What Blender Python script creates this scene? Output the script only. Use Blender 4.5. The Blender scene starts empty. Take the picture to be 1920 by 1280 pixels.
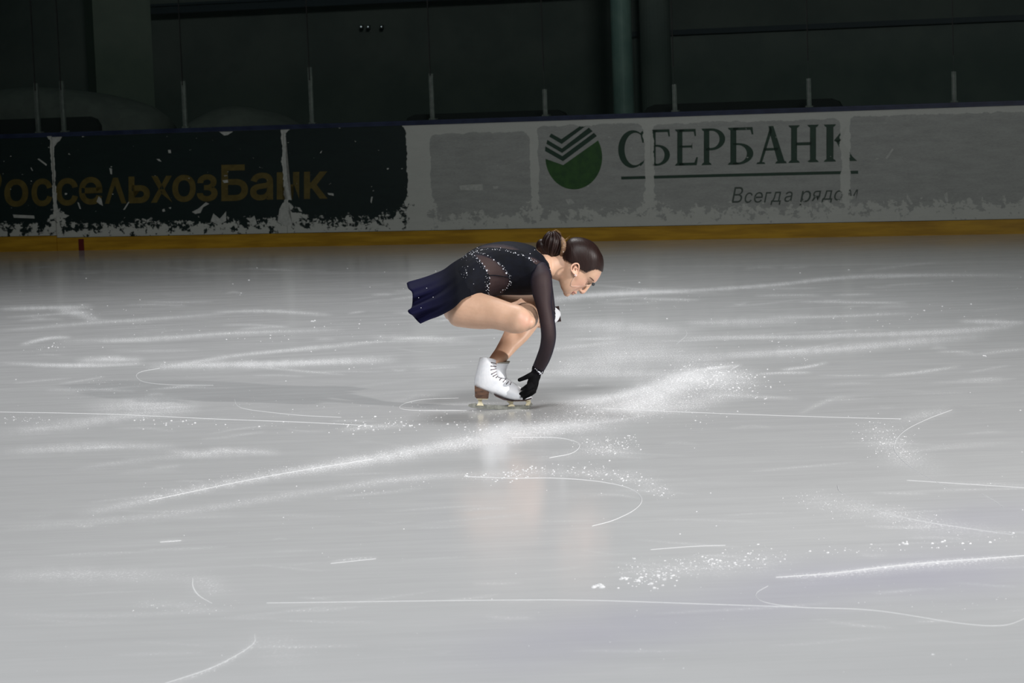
import bpy, bmesh, math, random
import numpy as np
from mathutils import Vector, Matrix
from mathutils.bvhtree import BVHTree

random.seed(7); rng = np.random.default_rng(11)
S = bpy.context.scene; COL = S.collection

# ------------------------------------------------------------------ camera
FPX = 4735.0
CH, CP, CR = 1.4233, 0.09789, 0.0362            # height, pitch down, roll
_d = np.array([0, math.cos(CP), -math.sin(CP)])
_r0 = np.array([1.0, 0, 0]); _u0 = np.cross(_r0, _d)
_r = math.cos(CR)*_r0 - math.sin(CR)*_u0; _u = np.cross(_r, _d)
_C = np.array([0, 0, CH])
cd = bpy.data.cameras.new('camera'); cam = bpy.data.objects.new('camera', cd); COL.objects.link(cam)
cd.sensor_width = 22.3; cd.lens = FPX/1920*22.3; cd.clip_start = .1; cd.clip_end = 200
cd.dof.use_dof = True; cd.dof.focus_distance = 11.4; cd.dof.aperture_fstop = 6.3
cam.matrix_world = Matrix(((_r[0], _u[0], -_d[0], 0), (_r[1], _u[1], -_d[1], 0), (_r[2], _u[2], -_d[2], CH), (0, 0, 0, 1)))
S.camera = cam

# ------------------------------------------------------------------ world and lights
w = bpy.data.worlds.new('world'); S.world = w; w.use_nodes = True
w.node_tree.nodes['Background'].inputs[0].default_value = (.55, .8, .75, 1)
w.node_tree.nodes['Background'].inputs[1].default_value = .022

def lamp(kind, name, loc, target, energy, color=(1, 1, 1), **kw):
    l = bpy.data.lights.new(name, kind); l.energy = energy; l.color = color
    for k, v in kw.items(): setattr(l, k, v)
    o = bpy.data.objects.new(name, l); COL.objects.link(o); o.location = loc
    o.rotation_euler = (Vector(target)-Vector(loc)).to_track_quat('-Z', 'Y').to_euler(); return o
SKY = 11.353
lamp('SPOT', 'follow_spot', (9.8, 3.9, 4.1), (0.1, SKY, .3), 4900, (1, .975, .95), spot_size=math.radians(50), spot_blend=1, shadow_soft_size=.10)
lamp('SPOT', 'rig_spot_front', (-.4, 2.2, 9.0), (0, 7.0, 0), 4100, (.985, .99, 1), spot_size=math.radians(84), spot_blend=1, shadow_soft_size=1.6)
lamp('SPOT', 'rig_spot_centre', (-1.2, 15.6, 8.5), (-1.2, 15.4, 0), 2500, (.985, .99, 1), spot_size=math.radians(104), spot_blend=1, shadow_soft_size=1.6)
lamp('SPOT', 'added_front_fill', (-4.0, .5, 3.6), (0, SKY, .4), 60, (1, .95, .9), spot_size=math.radians(40), spot_blend=1, shadow_soft_size=.8)  # weak frontal fill added from the left, no known lamp there
lamp('SPOT', 'added_board_fill', (1.5, -6, 9.0), (1.2, 24.5, 1.8), 2900, (.97, 1, .97), spot_size=math.radians(27), spot_blend=.6, shadow_soft_size=1.2)  # added fill from behind the camera, brightens the boards and back wall
S.view_settings.view_transform = 'Standard'; S.view_settings.look = 'None'
S.view_settings.gamma = 1; S.view_settings.exposure = .30; S.view_settings.use_curve_mapping = False

# ------------------------------------------------------------------ projection helpers (real places from what the lens saw)
def ray(x, y):
    v = _d + _r*(x-960)/FPX - _u*(y-640)/FPX; return v
def proj(P):
    v = np.asarray(P)-_C; z = v@_d; return np.stack([960+FPX*(v@_r)/z, 640-FPX*(v@_u)/z], -1)
def ice(x, y):
    v = ray(x, y); return _C + v*(-CH/v[2])
def K(x, y, dy=0.0):                            # point in the skater's upright plane, dy metres further away
    v = ray(x, y); return _C + v*((SKY+dy)/v[1])
A = ice(110, 470); B = ice(1920, 438)
BX = (B-A)/np.linalg.norm(B-A); BN = np.cross(BX, [0, 0, 1])   # BN points to the camera side
if BN[1] > 0: BN = -BN
BM = Matrix(((BX[0], -BN[0], 0, A[0]), (BX[1], -BN[1], 0, A[1]), (0, 0, 1, 0), (0, 0, 0, 1)))  # local: x along, y away, z up
def bd(x, y, off=0.0):                          # board-face coordinates (s, z); off = metres towards camera
    v = ray(x, y); a = A + BN*off; n = BN
    P = _C + v*(((a-_C)@n)/(v@n)); return ((P-A)@BX, P[2])

# ------------------------------------------------------------------ object helpers
def obj(name, verts, faces, mat=None, parent=None, smooth=False, mw=None):
    me = bpy.data.meshes.new(name); me.from_pydata([tuple(map(float, v)) for v in verts], [], faces); me.update()
    return objm(name, me, mat, parent, smooth, mw)
def objm(name, me, mat=None, parent=None, smooth=False, mw=None):
    me.name = name
    o = bpy.data.objects.new(name, me); COL.objects.link(o)
    if mat: me.materials.clear(); me.materials.append(mat)
    if smooth: me.polygons.foreach_set('use_smooth', [True]*len(me.polygons))
    if mw is not None: o.matrix_world = mw
    if parent is not None:
        o.parent = parent
        if parent.get('anchor'): o.matrix_parent_inverse = Matrix.Translation(parent.location).inverted()
    return o
def tag(o, label=None, cat=None, group=None, kind=None):
    for k, v in (('label', label), ('category', cat), ('group', group), ('kind', kind)):
        if v: o[k] = v
    return o
def empty(name, loc, **kw):
    o = bpy.data.objects.new(name, None); COL.objects.link(o); o.location = loc; o['anchor'] = 1; return tag(o, **kw)
def box(x0, x1, y0, y1, z0, z1):
    v = [(x, y, z) for z in (z0, z1) for y in (y0, y1) for x in (x0, x1)]
    return v, [(0, 2, 3, 1), (4, 5, 7, 6), (0, 1, 5, 4), (2, 6, 7, 3), (0, 4, 6, 2), (1, 3, 7, 5)]
def merge(parts):
    V, F = [], []
    for v, f in parts:
        n = len(V); V += list(v); F += [tuple(i+n for i in q) for q in f]
    return V, F
def cr(pts, n):                                 # Catmull-Rom resample of rows
    P = np.array(pts, float); P = np.vstack([2*P[0]-P[1], P, 2*P[-1]-P[-2]]); out = []
    for i in range(1, len(P)-2):
        for k in range(n):
            t = k/n; a, b, c, d = P[i-1:i+3]
            out.append(.5*((2*b)+(-a+c)*t+(2*a-5*b+4*c-d)*t*t+(-a+3*b-3*c+d)*t**3))
    out.append(P[-2]); return np.array(out)
def rings(R, closed=True, caps=True):
    n = len(R[0]); V = [p for r in R for p in r]; F = []
    for i in range(len(R)-1):
        for j in range(n if closed else n-1):
            k = (j+1) % n; F.append((i*n+j, i*n+k, (i+1)*n+k, (i+1)*n+j))
    if caps:
        F.append(tuple(range(n))[::-1]); F.append(tuple((len(R)-1)*n+j for j in range(n)))
    return V, F
def fixn(v, f):                                 # make the closed surface point outwards
    bm = bmesh.new(); vs = [bm.verts.new(tuple(map(float, p))) for p in v]
    for q in f:
        try: bm.faces.new([vs[i] for i in q])
        except ValueError: pass
    bmesh.ops.recalc_face_normals(bm, faces=bm.faces); bm.verts.index_update()
    V = [tuple(x.co) for x in bm.verts]; F = [tuple(x.index for x in q.verts) for q in bm.faces]; bm.free(); return V, F
def pair_loft(rows, n=24, sub=5, inflate=0.0, cap=True):
    """rows: x1,y1,x2,y2 (edges in the view), dy centre, half depth -> closed tube with elliptic sections"""
    Q = cr(rows, sub); R = []
    def ring(q, k=1.0, shift=None):
        x1, y1, x2, y2, dy, ry = q; p1 = K(x1, y1, dy); p2 = K(x2, y2, dy); c = (p1+p2)/2
        a = (p2-p1)/2; L = np.linalg.norm(a); a = a/L*(L+inflate)*k; b = np.array([0, 1.0, 0])*(ry+inflate)*k
        if shift is not None: c = c+shift
        return [c+a*math.cos(t)+b*math.sin(t) for t in np.linspace(0, 2*math.pi, n, endpoint=False)]
    def cen(q): return (K(q[0], q[1], q[4])+K(q[2], q[3], q[4]))/2
    def rad(q): return min(np.linalg.norm(K(q[0], q[1], q[4])-K(q[2], q[3], q[4]))/2, q[5])*.8+inflate
    if cap:
        d0 = cen(Q[0])-cen(Q[1]); d0 /= np.linalg.norm(d0); r0 = rad(Q[0])
        for s in (.97, .8, .5, .25): R.append(ring(Q[0], math.sqrt(1-s*s), d0*r0*s))
    for q in Q: R.append(ring(q))
    if cap:
        d0 = cen(Q[-1])-cen(Q[-2]); d0 /= np.linalg.norm(d0); r0 = rad(Q[-1])
        for s in (.25, .5, .8, .97): R.append(ring(Q[-1], math.sqrt(1-s*s), d0*r0*s))
    return fixn(*rings(R))
def tube(pts, radii, n=12, sub=4, flat=1.0, ref=(0, 0, 1), cap=True):
    """pts: world points; radii metres"""
    rows = [list(p)+[r] for p, r in zip(pts, radii)]; Q = cr(rows, sub); R = []
    P = Q[:, :3]; r = Q[:, 3]; ref = np.array(ref, float)
    T = np.gradient(P, axis=0)
    T /= np.linalg.norm(T, axis=1)[:, None]+1e-12
    def ring(c, t, a):
        x = np.cross(t, ref)
        if np.linalg.norm(x) < .05: x = np.cross(t, [0, 1.0, 0.1])
        x /= np.linalg.norm(x); y = np.cross(t, x)
        return [c+a*(x*math.cos(q)+flat*y*math.sin(q)) for q in np.linspace(0, 2*math.pi, n, endpoint=False)]
    if cap:
        for s in (.97, .75, .4): R.append(ring(P[0]-T[0]*r[0]*s, T[0], r[0]*math.sqrt(1-s*s)))
    for c, t, a in zip(P, T, r): R.append(ring(c, t, max(a, 1e-4)))
    if cap:
        for s in (.4, .75, .97): R.append(ring(P[-1]+T[-1]*r[-1]*s, T[-1], r[-1]*math.sqrt(1-s*s)))
    return fixn(*rings(R))
def prism(poly, dy0, dy1, f=None):
    f = f or K
    n = len(poly); V = [f(x, y, dy0) for x, y in poly]+[f(x, y, dy1) for x, y in poly]
    F = [tuple(range(n)), tuple(range(n, 2*n))[::-1]]+[(i, i+n, (i+1) % n+n, (i+1) % n) for i in range(n)]
    return fixn(V, F)
def sphere(c, r, n=8, m=6, sc=(1, 1, 1)):
    R = [[(c[0]+r*sc[0]*math.sin(a)*math.cos(b), c[1]+r*sc[1]*math.sin(a)*math.sin(b), c[2]+r*sc[2]*math.cos(a))
          for b in np.linspace(0, 2*math.pi, n, endpoint=False)] for a in np.linspace(.12, math.pi-.12, m)]
    return fixn(*rings(R))
def remesh(parts, voxel, smooth=6, factor=.5):
    v, f = merge(parts); me = bpy.data.meshes.new('t'); me.from_pydata([tuple(map(float, p)) for p in v], [], f); me.update()
    o = bpy.data.objects.new('t', me); COL.objects.link(o)
    m = o.modifiers.new('r', 'REMESH'); m.mode = 'VOXEL'; m.voxel_size = voxel; m.adaptivity = 0
    s = o.modifiers.new('s', 'SMOOTH'); s.iterations = smooth; s.factor = factor
    dg = bpy.context.evaluated_depsgraph_get(); out = bpy.data.meshes.new_from_object(o.evaluated_get(dg), depsgraph=dg)
    bpy.data.objects.remove(o); bpy.data.meshes.remove(me); return out
def inpoly(P, poly):
    x, y = P[:, 0], P[:, 1]; c = np.zeros(len(P), bool); n = len(poly)
    for i in range(n):
        x1, y1 = poly[i]; x2, y2 = poly[(i+1) % n]
        if y1 == y2: continue
        c ^= ((y1 > y) != (y2 > y)) & (x < (x2-x1)*(y-y1)/(y2-y1)+x1)
    return c
def mesh_arrays(me):
    V = np.empty(len(me.vertices)*3); me.vertices.foreach_get('co', V); V = V.reshape(-1, 3)
    F = [tuple(p.vertices) for p in me.polygons]; return V, F
def subset(V, F, keep):
    F = [f for f, k in zip(F, keep) if k]; idx = {}; nv = []
    out = []
    for f in F:
        q = []
        for i in f:
            if i not in idx: idx[i] = len(nv); nv.append(V[i])
            q.append(idx[i])
        out.append(tuple(q))
    return nv, out
def bvh(me):
    V, F = mesh_arrays(me); return BVHTree.FromPolygons([Vector(v) for v in V], F)
def stick(tree, x, y, out=.001):
    v = ray(x, y); v = v/np.linalg.norm(v); h = tree.ray_cast(Vector(_C), Vector(v))
    if h[0] is None: return None
    return np.array(h[0])-v*out

# ------------------------------------------------------------------ materials
def mat(name, color=(.5, .5, .5), rough=.5, metal=0, **kw):
    m = bpy.data.materials.new(name); m.use_nodes = True; b = m.node_tree.nodes['Principled BSDF']
    b.inputs['Base Color'].default_value = (*color, 1); b.inputs['Roughness'].default_value = rough; b.inputs['Metallic'].default_value = metal
    for k, v in kw.items(): b.inputs[k.replace('_', ' ')].default_value = v
    return m
class N:
    def __init__(s, m): s.t = m.node_tree; s.b = s.t.nodes['Principled BSDF']
    def new(s, k, **kw):
        n = s.t.nodes.new(k)
        for a, v in kw.items(): setattr(n, a, v)
        return n
    def lk(s, a, b): s.t.links.new(a, b)
    def m(s, op, a, b=0.0, c=None, clamp=False):
        n = s.new('ShaderNodeMath', operation=op, use_clamp=clamp)
        for i, v in enumerate((a, b, c)):
            if v is None: continue
            if hasattr(v, 'links'): s.lk(v, n.inputs[i])
            else: n.inputs[i].default_value = v
        return n.outputs[0]
    def mix(s, f, a, b):
        n = s.new('ShaderNodeMix', data_type='RGBA')
        for i, v in ((0, f), (6, a), (7, b)):
            if hasattr(v, 'links'): s.lk(v, n.inputs[i])
            else: n.inputs[i].default_value = v if i == 0 else (*v, 1)
        return n.outputs[2]
    def noise(s, vec, scale, detail=3, rough=.5, sc=None):
        if sc:
            mp = s.new('ShaderNodeMapping'); mp.inputs['Scale'].default_value = sc; s.lk(vec, mp.inputs[0]); vec = mp.outputs[0]
        n = s.new('ShaderNodeTexNoise'); n.inputs['Scale'].default_value = scale; n.inputs['Detail'].default_value = detail
        n.inputs['Roughness'].default_value = rough; s.lk(vec, n.inputs['Vector']); return n.outputs['Fac']
    def smooth(s, x, lo, hi, a=0.0, b=1.0):
        n = s.new('ShaderNodeMapRange', interpolation_type='SMOOTHSTEP'); s.lk(x, n.inputs[0])
        for i, v in enumerate((lo, hi, a, b)): n.inputs[i+1].default_value = v
        return n.outputs[0]
    def obj(s): return s.new('ShaderNodeTexCoord').outputs['Object']
    def bump(s, h, strength, dist=.01):
        n = s.new('ShaderNodeBump'); n.inputs['Strength'].default_value = strength; n.inputs['Distance'].default_value = dist
        s.lk(h, n.inputs['Height']); s.lk(n.outputs[0], s.b.inputs['Normal'])

def noisy(name, c1, c2, scale, rough=.5, sc=None, bump=0, metal=0, **kw):
    m = mat(name, c1, rough, metal, **kw); n = N(m); f = n.noise(n.obj(), scale, 4, .6, sc)
    n.lk(n.mix(n.smooth(f, .35, .65), c1, c2), n.b.inputs['Base Color'])
    if bump: n.bump(f, bump, .003)
    return m

# ice
M_ice = mat('ice', (.6, .62, .63), .13, 0, IOR=1.31); n = N(M_ice); co = n.obj()
at = n.new('ShaderNodeAttribute', attribute_name='snow').outputs['Fac']
pt = n.new('ShaderNodeAttribute', attribute_name='tint').outputs['Fac']
big = n.noise(co, .5, 3, .55, (1, .7, 1)); fine = n.noise(co, 5, 4, .65, (.35, 1.6, 1)); grit = n.noise(co, 120, 2, .6, (1, .45, 1))
hair = n.noise(co, 11, 3, .6, (.12, 2.4, 1))
v = n.m('ADD', n.m('MULTIPLY', n.m('SUBTRACT', big, .5), .5), n.m('MULTIPLY', n.m('SUBTRACT', fine, .5), .4))
v = n.m('ADD', v, n.m('MULTIPLY', n.m('SUBTRACT', hair, .5), .5))
v = n.m('ADD', v, .5, clamp=True)
c = n.mix(v, (.47, .474, .478), (.60, .603, .608))
c = n.mix(n.m('MULTIPLY', pt, .6), c, (.42, .41, .50))
sp = n.m('ADD', n.m('MULTIPLY', at, .45), n.m('MULTIPLY', n.m('MULTIPLY', at, n.smooth(grit, .5, .68)), .8), clamp=True)
c = n.mix(sp, c, (.83, .83, .84)); n.lk(c, n.b.inputs['Base Color'])
r = n.m('ADD', n.m('MULTIPLY', sp, .55), n.m('ADD', .09, n.m('MULTIPLY', fine, .12))); n.lk(r, n.b.inputs['Roughness'])
n.bump(n.m('ADD', n.m('MULTIPLY', sp, .8), n.m('MULTIPLY', hair, .15)), .12, .004)
M_snow = noisy('snow', (.58, .585, .59), (.68, .68, .69), 60, .9, bump=.3)
M_track = mat('track', (.62, .625, .63), .7); M_faint = mat('faint_track', (.54, .545, .55), .6)

# board print: shared wear mask in the board's own coordinates (x along, z up)
def s_of(px, py=340): return bd(px, py)[0]
def wear_nodes(n):
    co = n.obj(); sx = n.new('ShaderNodeSeparateXYZ'); n.lk(co, sx.inputs[0]); X, Z = sx.outputs[0], sx.outputs[2]
    nz = n.m('MULTIPLY', n.m('SUBTRACT', n.noise(co, 5, 6, .7), .5), .10)
    nf = n.m('MULTIPLY', n.m('SUBTRACT', n.noise(co, 10, 7, .72, (1, 1, 1.2)), .5), 1.15)
    lowf = n.smooth(Z, .18, .52, 1, 0)                       # wear grows towards the kick plate
    edge = n.m('ADD', nz, n.m('MULTIPLY', nf, lowf))
    def bx(px0, px1, z0, z1, r=.10):
        wd_ = n.m('MULTIPLY', lowf, .075 if px1 < 800 else .015)
        a = n.m('SUBTRACT', n.m('SUBTRACT', X, s_of(px0)), wd_); b = n.m('SUBTRACT', n.m('SUBTRACT', s_of(px1), X), wd_)
        c = n.m('SUBTRACT', Z, z0); d = n.m('SUBTRACT', z1, Z)
        # rounded corners: smooth minimum
        q = n.m('SMOOTH_MIN', n.m('MINIMUM', a, b), n.m('MINIMUM', c, d), r)
        return n.m('GREATER_THAN', n.m('ADD', q, edge), .012)
    chips = n.m('GREATER_THAN', n.m('SUBTRACT', n.noise(co, 13, 3, .6, (1, 1, 1.7)), n.m('MULTIPLY', lowf, .05)), .705)
    return co, Z, bx, chips, lowf
def film(n, bx, kind):
    L = ((-600, 100.5, .22, 1.3), (102.5, 533.5, .22, 1.3), (536, 767, .22, 1.24, .34)) if kind == 'dark' else \
        ((806, 997, .24, 1.07), (1008, 1212, .26, 1.11), (1225, 1580, .26, 1.10), (1592, 2600, .27, 1.11))
    o = None
    for q in L: o = bx(*q) if o is None else n.m('MAXIMUM', o, bx(*q))
    return o
WHITE = (.47, .475, .445); FILM = (.27, .275, .265); DARK = (.008, .022, .022)
M_board = mat('board_print', WHITE, .45); n = N(M_board); co, Z, bx, chips, lowf = wear_nodes(n)
inv = n.m('SUBTRACT', 1, chips)
fm = n.m('MULTIPLY', film(n, bx, 'f'), inv); dk = n.m('MULTIPLY', film(n, bx, 'dark'), inv)
st = n.noise(co, 7, 6, .7, (.5, 1, 2.2)); st2 = n.noise(co, 60, 3, .6, (.6, 1, 1.5))
k = n.m('ADD', n.m('MULTIPLY', n.m('SUBTRACT', st, .5), 1.1), n.m('ADD', .5, n.m('MULTIPLY', n.m('SUBTRACT', st2, .5), .6)), clamp=True)
wh = n.mix(k, (.44, .445, .42), (.56, .565, .53)); fl = n.mix(k, (.22, .225, .215), (.44, .445, .43))
n.lk(n.mix(dk, n.mix(fm, wh, fl), n.mix(k, (.003, .008, .008), (.009, .022, .021))), n.b.inputs['Base Color'])
def ink(name, color, kind, color2=None):
    m = mat(name, color, .45); n = N(m); co, Z, bx, chips, lowf = wear_nodes(n)
    f = n.m('MULTIPLY', film(n, bx, kind), n.m('SUBTRACT', 1, chips))
    k = n.noise(co, 12, 4, .6); n.lk(n.mix(f, WHITE, n.mix(n.smooth(k, .3, .7), color, color2 or tuple(c*1.3 for c in color))), n.b.inputs['Base Color'])
    return m
M_gold = ink('gold_print', (.090, .066, .014), 'dark', (.135, .100, .024)); M_green = ink('green_print', (.010, .034, .020), 'f')
M_logo = ink('logo_print', (.014, .06, .014), 'f', (.03, .10, .018)); M_slog = ink('slogan_print', (.045, .06, .05), 'f')
M_bare = noisy('bare_board', (.40, .405, .385), (.50, .505, .48), 30, .5)
M_yellow = noisy('yellow_plastic', (.36, .19, .012), (.52, .29, .02), 6, .35, sc=(.3, 1, 3))
M_cap = noisy('navy_cap', (.012, .018, .05), (.025, .035, .08), 5, .35)
M_red = mat('red_mark', (.12, .012, .012), .4); M_joint = mat('joint', (.015, .015, .015), .7); M_core = mat('board_core', (.25, .25, .24), .7)
M_post = noisy('grey_post', (.22, .22, .22), (.30, .30, .29), 20, .6)
M_wall = noisy('dark_wall', (.10, .115, .11), (.13, .145, .135), 1.2, .8)
M_wall2 = noisy('dark_wall_lower', (.13, .15, .145), (.16, .18, .17), 1.5, .8)
M_beam = mat('beam', (.03, .04, .055), .6); M_black = mat('black_bench', (.025, .025, .028), .7)
M_col = noisy('teal_column', (.20, .30, .29), (.26, .36, .34), 4, .5); M_col2 = noisy('green_column', (.13, .155, .125), (.15, .175, .14), 3, .6)
M_tarp = noisy('grey_cover', (.19, .19, .18), (.23, .23, .215), 6, .9, bump=.4); M_conc = noisy('concrete', (.14, .14, .14), (.18, .18, .17), 3, .9)
M_glass = bpy.data.materials.new('glass'); M_glass.use_nodes = True; t = M_glass.node_tree; t.nodes.clear()
gl = t.nodes.new('ShaderNodeBsdfGlossy'); gl.inputs['Roughness'].default_value = .03; tr = t.nodes.new('ShaderNodeBsdfTransparent')
tr.inputs[0].default_value = (.88, .92, .9, 1); fr = t.nodes.new('ShaderNodeFresnel'); fr.inputs[0].default_value = 1.45
mx = t.nodes.new('ShaderNodeMixShader'); ou = t.nodes.new('ShaderNodeOutputMaterial')
t.links.new(fr.outputs[0], mx.inputs[0]); t.links.new(tr.outputs[0], mx.inputs[1]); t.links.new(gl.outputs[0], mx.inputs[2]); t.links.new(mx.outputs[0], ou.inputs[0])

# figure materials
M_skin = noisy('skin', (.56, .345, .235), (.60, .375, .26), 25, .48, bump=.03); M_skin.node_tree.nodes['Principled BSDF'].inputs['Subsurface Weight'].default_value = .12
M_skin.node_tree.nodes['Principled BSDF'].inputs['Subsurface Radius'].default_value = (.012, .005, .003)
n = N(M_skin); old = n.b.inputs['Base Color'].links[0].from_socket; tot = None
for (px_, py_, dy_, rad_) in ((1088, 536, -.05, .055), (1092, 548, 0, .022), (1122, 522, -.02, .035), (987, 600, -.28, .05), (1075, 548, -.02, .02)):
    dn = n.new('ShaderNodeVectorMath', operation='DISTANCE'); n.lk(n.obj(), dn.inputs[0]); dn.inputs[1].default_value = tuple(K(px_, py_, dy_))
    q_ = n.smooth(dn.outputs['Value'], rad_*.3, rad_, 1, 0); tot = q_ if tot is None else n.m('MAXIMUM', tot, q_)
n.lk(n.mix(n.m('MULTIPLY', tot, .38), old, (.66, .32, .25)), n.b.inputs['Base Color'])
M_ear = mat('ear_skin', (.66, .38, .27), .5)
M_hair = mat('hair', (.022, .010, .008), .42, Specular_IOR_Level=.22); n = N(M_hair); hb = n.noise(n.obj(), 60, 4, .6, (3.2, 1, .35))
n.lk(n.mix(hb, (.008, .004, .0035), (.026, .012, .010)), n.b.inputs['Base Color']); n.bump(hb, .35, .003)
M_navy = noisy('navy_stretch', (.0028, .0034, .006), (.004, .005, .010), 30, .75, Specular_IOR_Level=.15)
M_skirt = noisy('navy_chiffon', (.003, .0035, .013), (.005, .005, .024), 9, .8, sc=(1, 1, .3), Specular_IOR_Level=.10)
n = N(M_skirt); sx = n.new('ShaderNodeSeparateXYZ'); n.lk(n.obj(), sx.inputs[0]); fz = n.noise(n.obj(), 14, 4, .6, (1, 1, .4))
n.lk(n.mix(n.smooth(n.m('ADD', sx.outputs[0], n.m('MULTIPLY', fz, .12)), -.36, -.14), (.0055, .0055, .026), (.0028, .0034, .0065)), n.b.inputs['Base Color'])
def sheer(name, col, lo, hi):
    m = bpy.data.materials.new(name); m.use_nodes = True; t = m.node_tree; b = t.nodes['Principled BSDF']; o = t.nodes['Material Output']
    b.inputs['Base Color'].default_value = (*col, 1); b.inputs['Roughness'].default_value = .7; b.inputs['Specular IOR Level'].default_value = .2
    lw = t.nodes.new('ShaderNodeLayerWeight'); lw.inputs[0].default_value = .45
    mr = t.nodes.new('ShaderNodeMapRange'); mr.inputs[3].default_value = lo; mr.inputs[4].default_value = hi
    x = t.nodes.new('ShaderNodeMixShader'); q = t.nodes.new('ShaderNodeBsdfTransparent')
    t.links.new(lw.outputs['Facing'], mr.inputs[0]); t.links.new(mr.outputs[0], x.inputs[0]); t.links.new(q.outputs[0], x.inputs[1])
    t.links.new(b.outputs[0], x.inputs[2]); t.links.new(x.outputs[0], o.inputs[0]); return m
M_sheer = sheer('sheer_mesh', (.012, .010, .020), .72, 1.0); M_sheer2 = sheer('sheer_waist', (.014, .010, .018), .72, .95)
M_glove = noisy('black_glove', (.002, .002, .0025), (.004, .004, .005), 40, .8, Specular_IOR_Level=.12)
M_boot = noisy('white_leather', (.70, .72, .76), (.78, .79, .82), 30, .42, bump=.05); M_heel = noisy('brown_heel', (.03, .014, .009), (.11, .055, .032), 18, .5, sc=(1, 1, 3))
M_sole = mat('dark_sole', (.04, .02, .018), .5); M_brass = noisy('cream_stanchion', (.58, .52, .36), (.70, .64, .46), 30, .4)
M_steel = noisy('steel', (.20, .205, .185), (.34, .345, .31), 40, .4, metal=.5); M_lace = mat('lace', (.13, .10, .11), .8); M_hook = mat('hook', (.03, .02, .02), .4)
M_gem = mat('rhinestone', (.92, .93, 1), .08, .25, Coat_Weight=1.0); M_mic = mat('foam', (.03, .035, .04), .9); M_boom = mat('boom', (.75, .55, .45), .4)
M_lip = mat('lips', (.42, .14, .12), .4); M_brow = mat('brow', (.12, .06, .045), .8); M_lash = mat('lash', (.03, .015, .012), .7); M_white = mat('eye_white', (.7, .65, .62), .2)
M_scr = noisy('hair_tie', (.10, .05, .03), (.28, .17, .09), 80, .6)

# ------------------------------------------------------------------ ice
# snow dust and soft violet tint mixed into the ice colour, drawn as strokes
X0, Y0, W_, H_ = -60, 438, 2040, 900
dust = np.zeros((H_, W_), np.float32); tint = np.zeros((H_, W_), np.float32)
def stamp(arr, pts, wid, inten, asp=2.2, taper=True):
    P = cr(pts, 10) if len(pts) > 2 else np.array([np.array(pts[0])*(1-t)+np.array(pts[1])*t for t in np.linspace(0, 1, 12)])
    L = np.r_[0, np.cumsum(np.linalg.norm(np.diff(P, axis=0), axis=1))]; n = max(2, int(L[-1]/max(1.0, wid*.8)))
    d = np.linspace(0, L[-1], n); xs = np.interp(d, L, P[:, 0]); ys = np.interp(d, L, P[:, 1]); m = np.zeros_like(arr)
    for i, (x, y) in enumerate(zip(xs, ys)):
        t = i/(n-1); k = inten*(math.sin(math.pi*min(1, max(0, t)))**.5 if taper else 1)*(0.75+.5*random.random())
        wy = wid*(.8+.4*random.random()); wx = wid*asp; rx = int(wx*2.6)+1; ry = int(wy*2.6)+1
        cx = int(x-X0); cy = int(y-Y0); x0 = max(0, cx-rx); x1 = min(W_, cx+rx+1); y0 = max(0, cy-ry); y1 = min(H_, cy+ry+1)
        if x0 >= x1 or y0 >= y1: continue
        gx = np.exp(-((np.arange(x0, x1)-(x-X0))/wx)**2/2); gy = np.exp(-((np.arange(y0, y1)-(y-Y0))/wy)**2/2)
        m[y0:y1, x0:x1] = np.maximum(m[y0:y1, x0:x1], k*gy[:, None]*gx[None])
    arr += m
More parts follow.
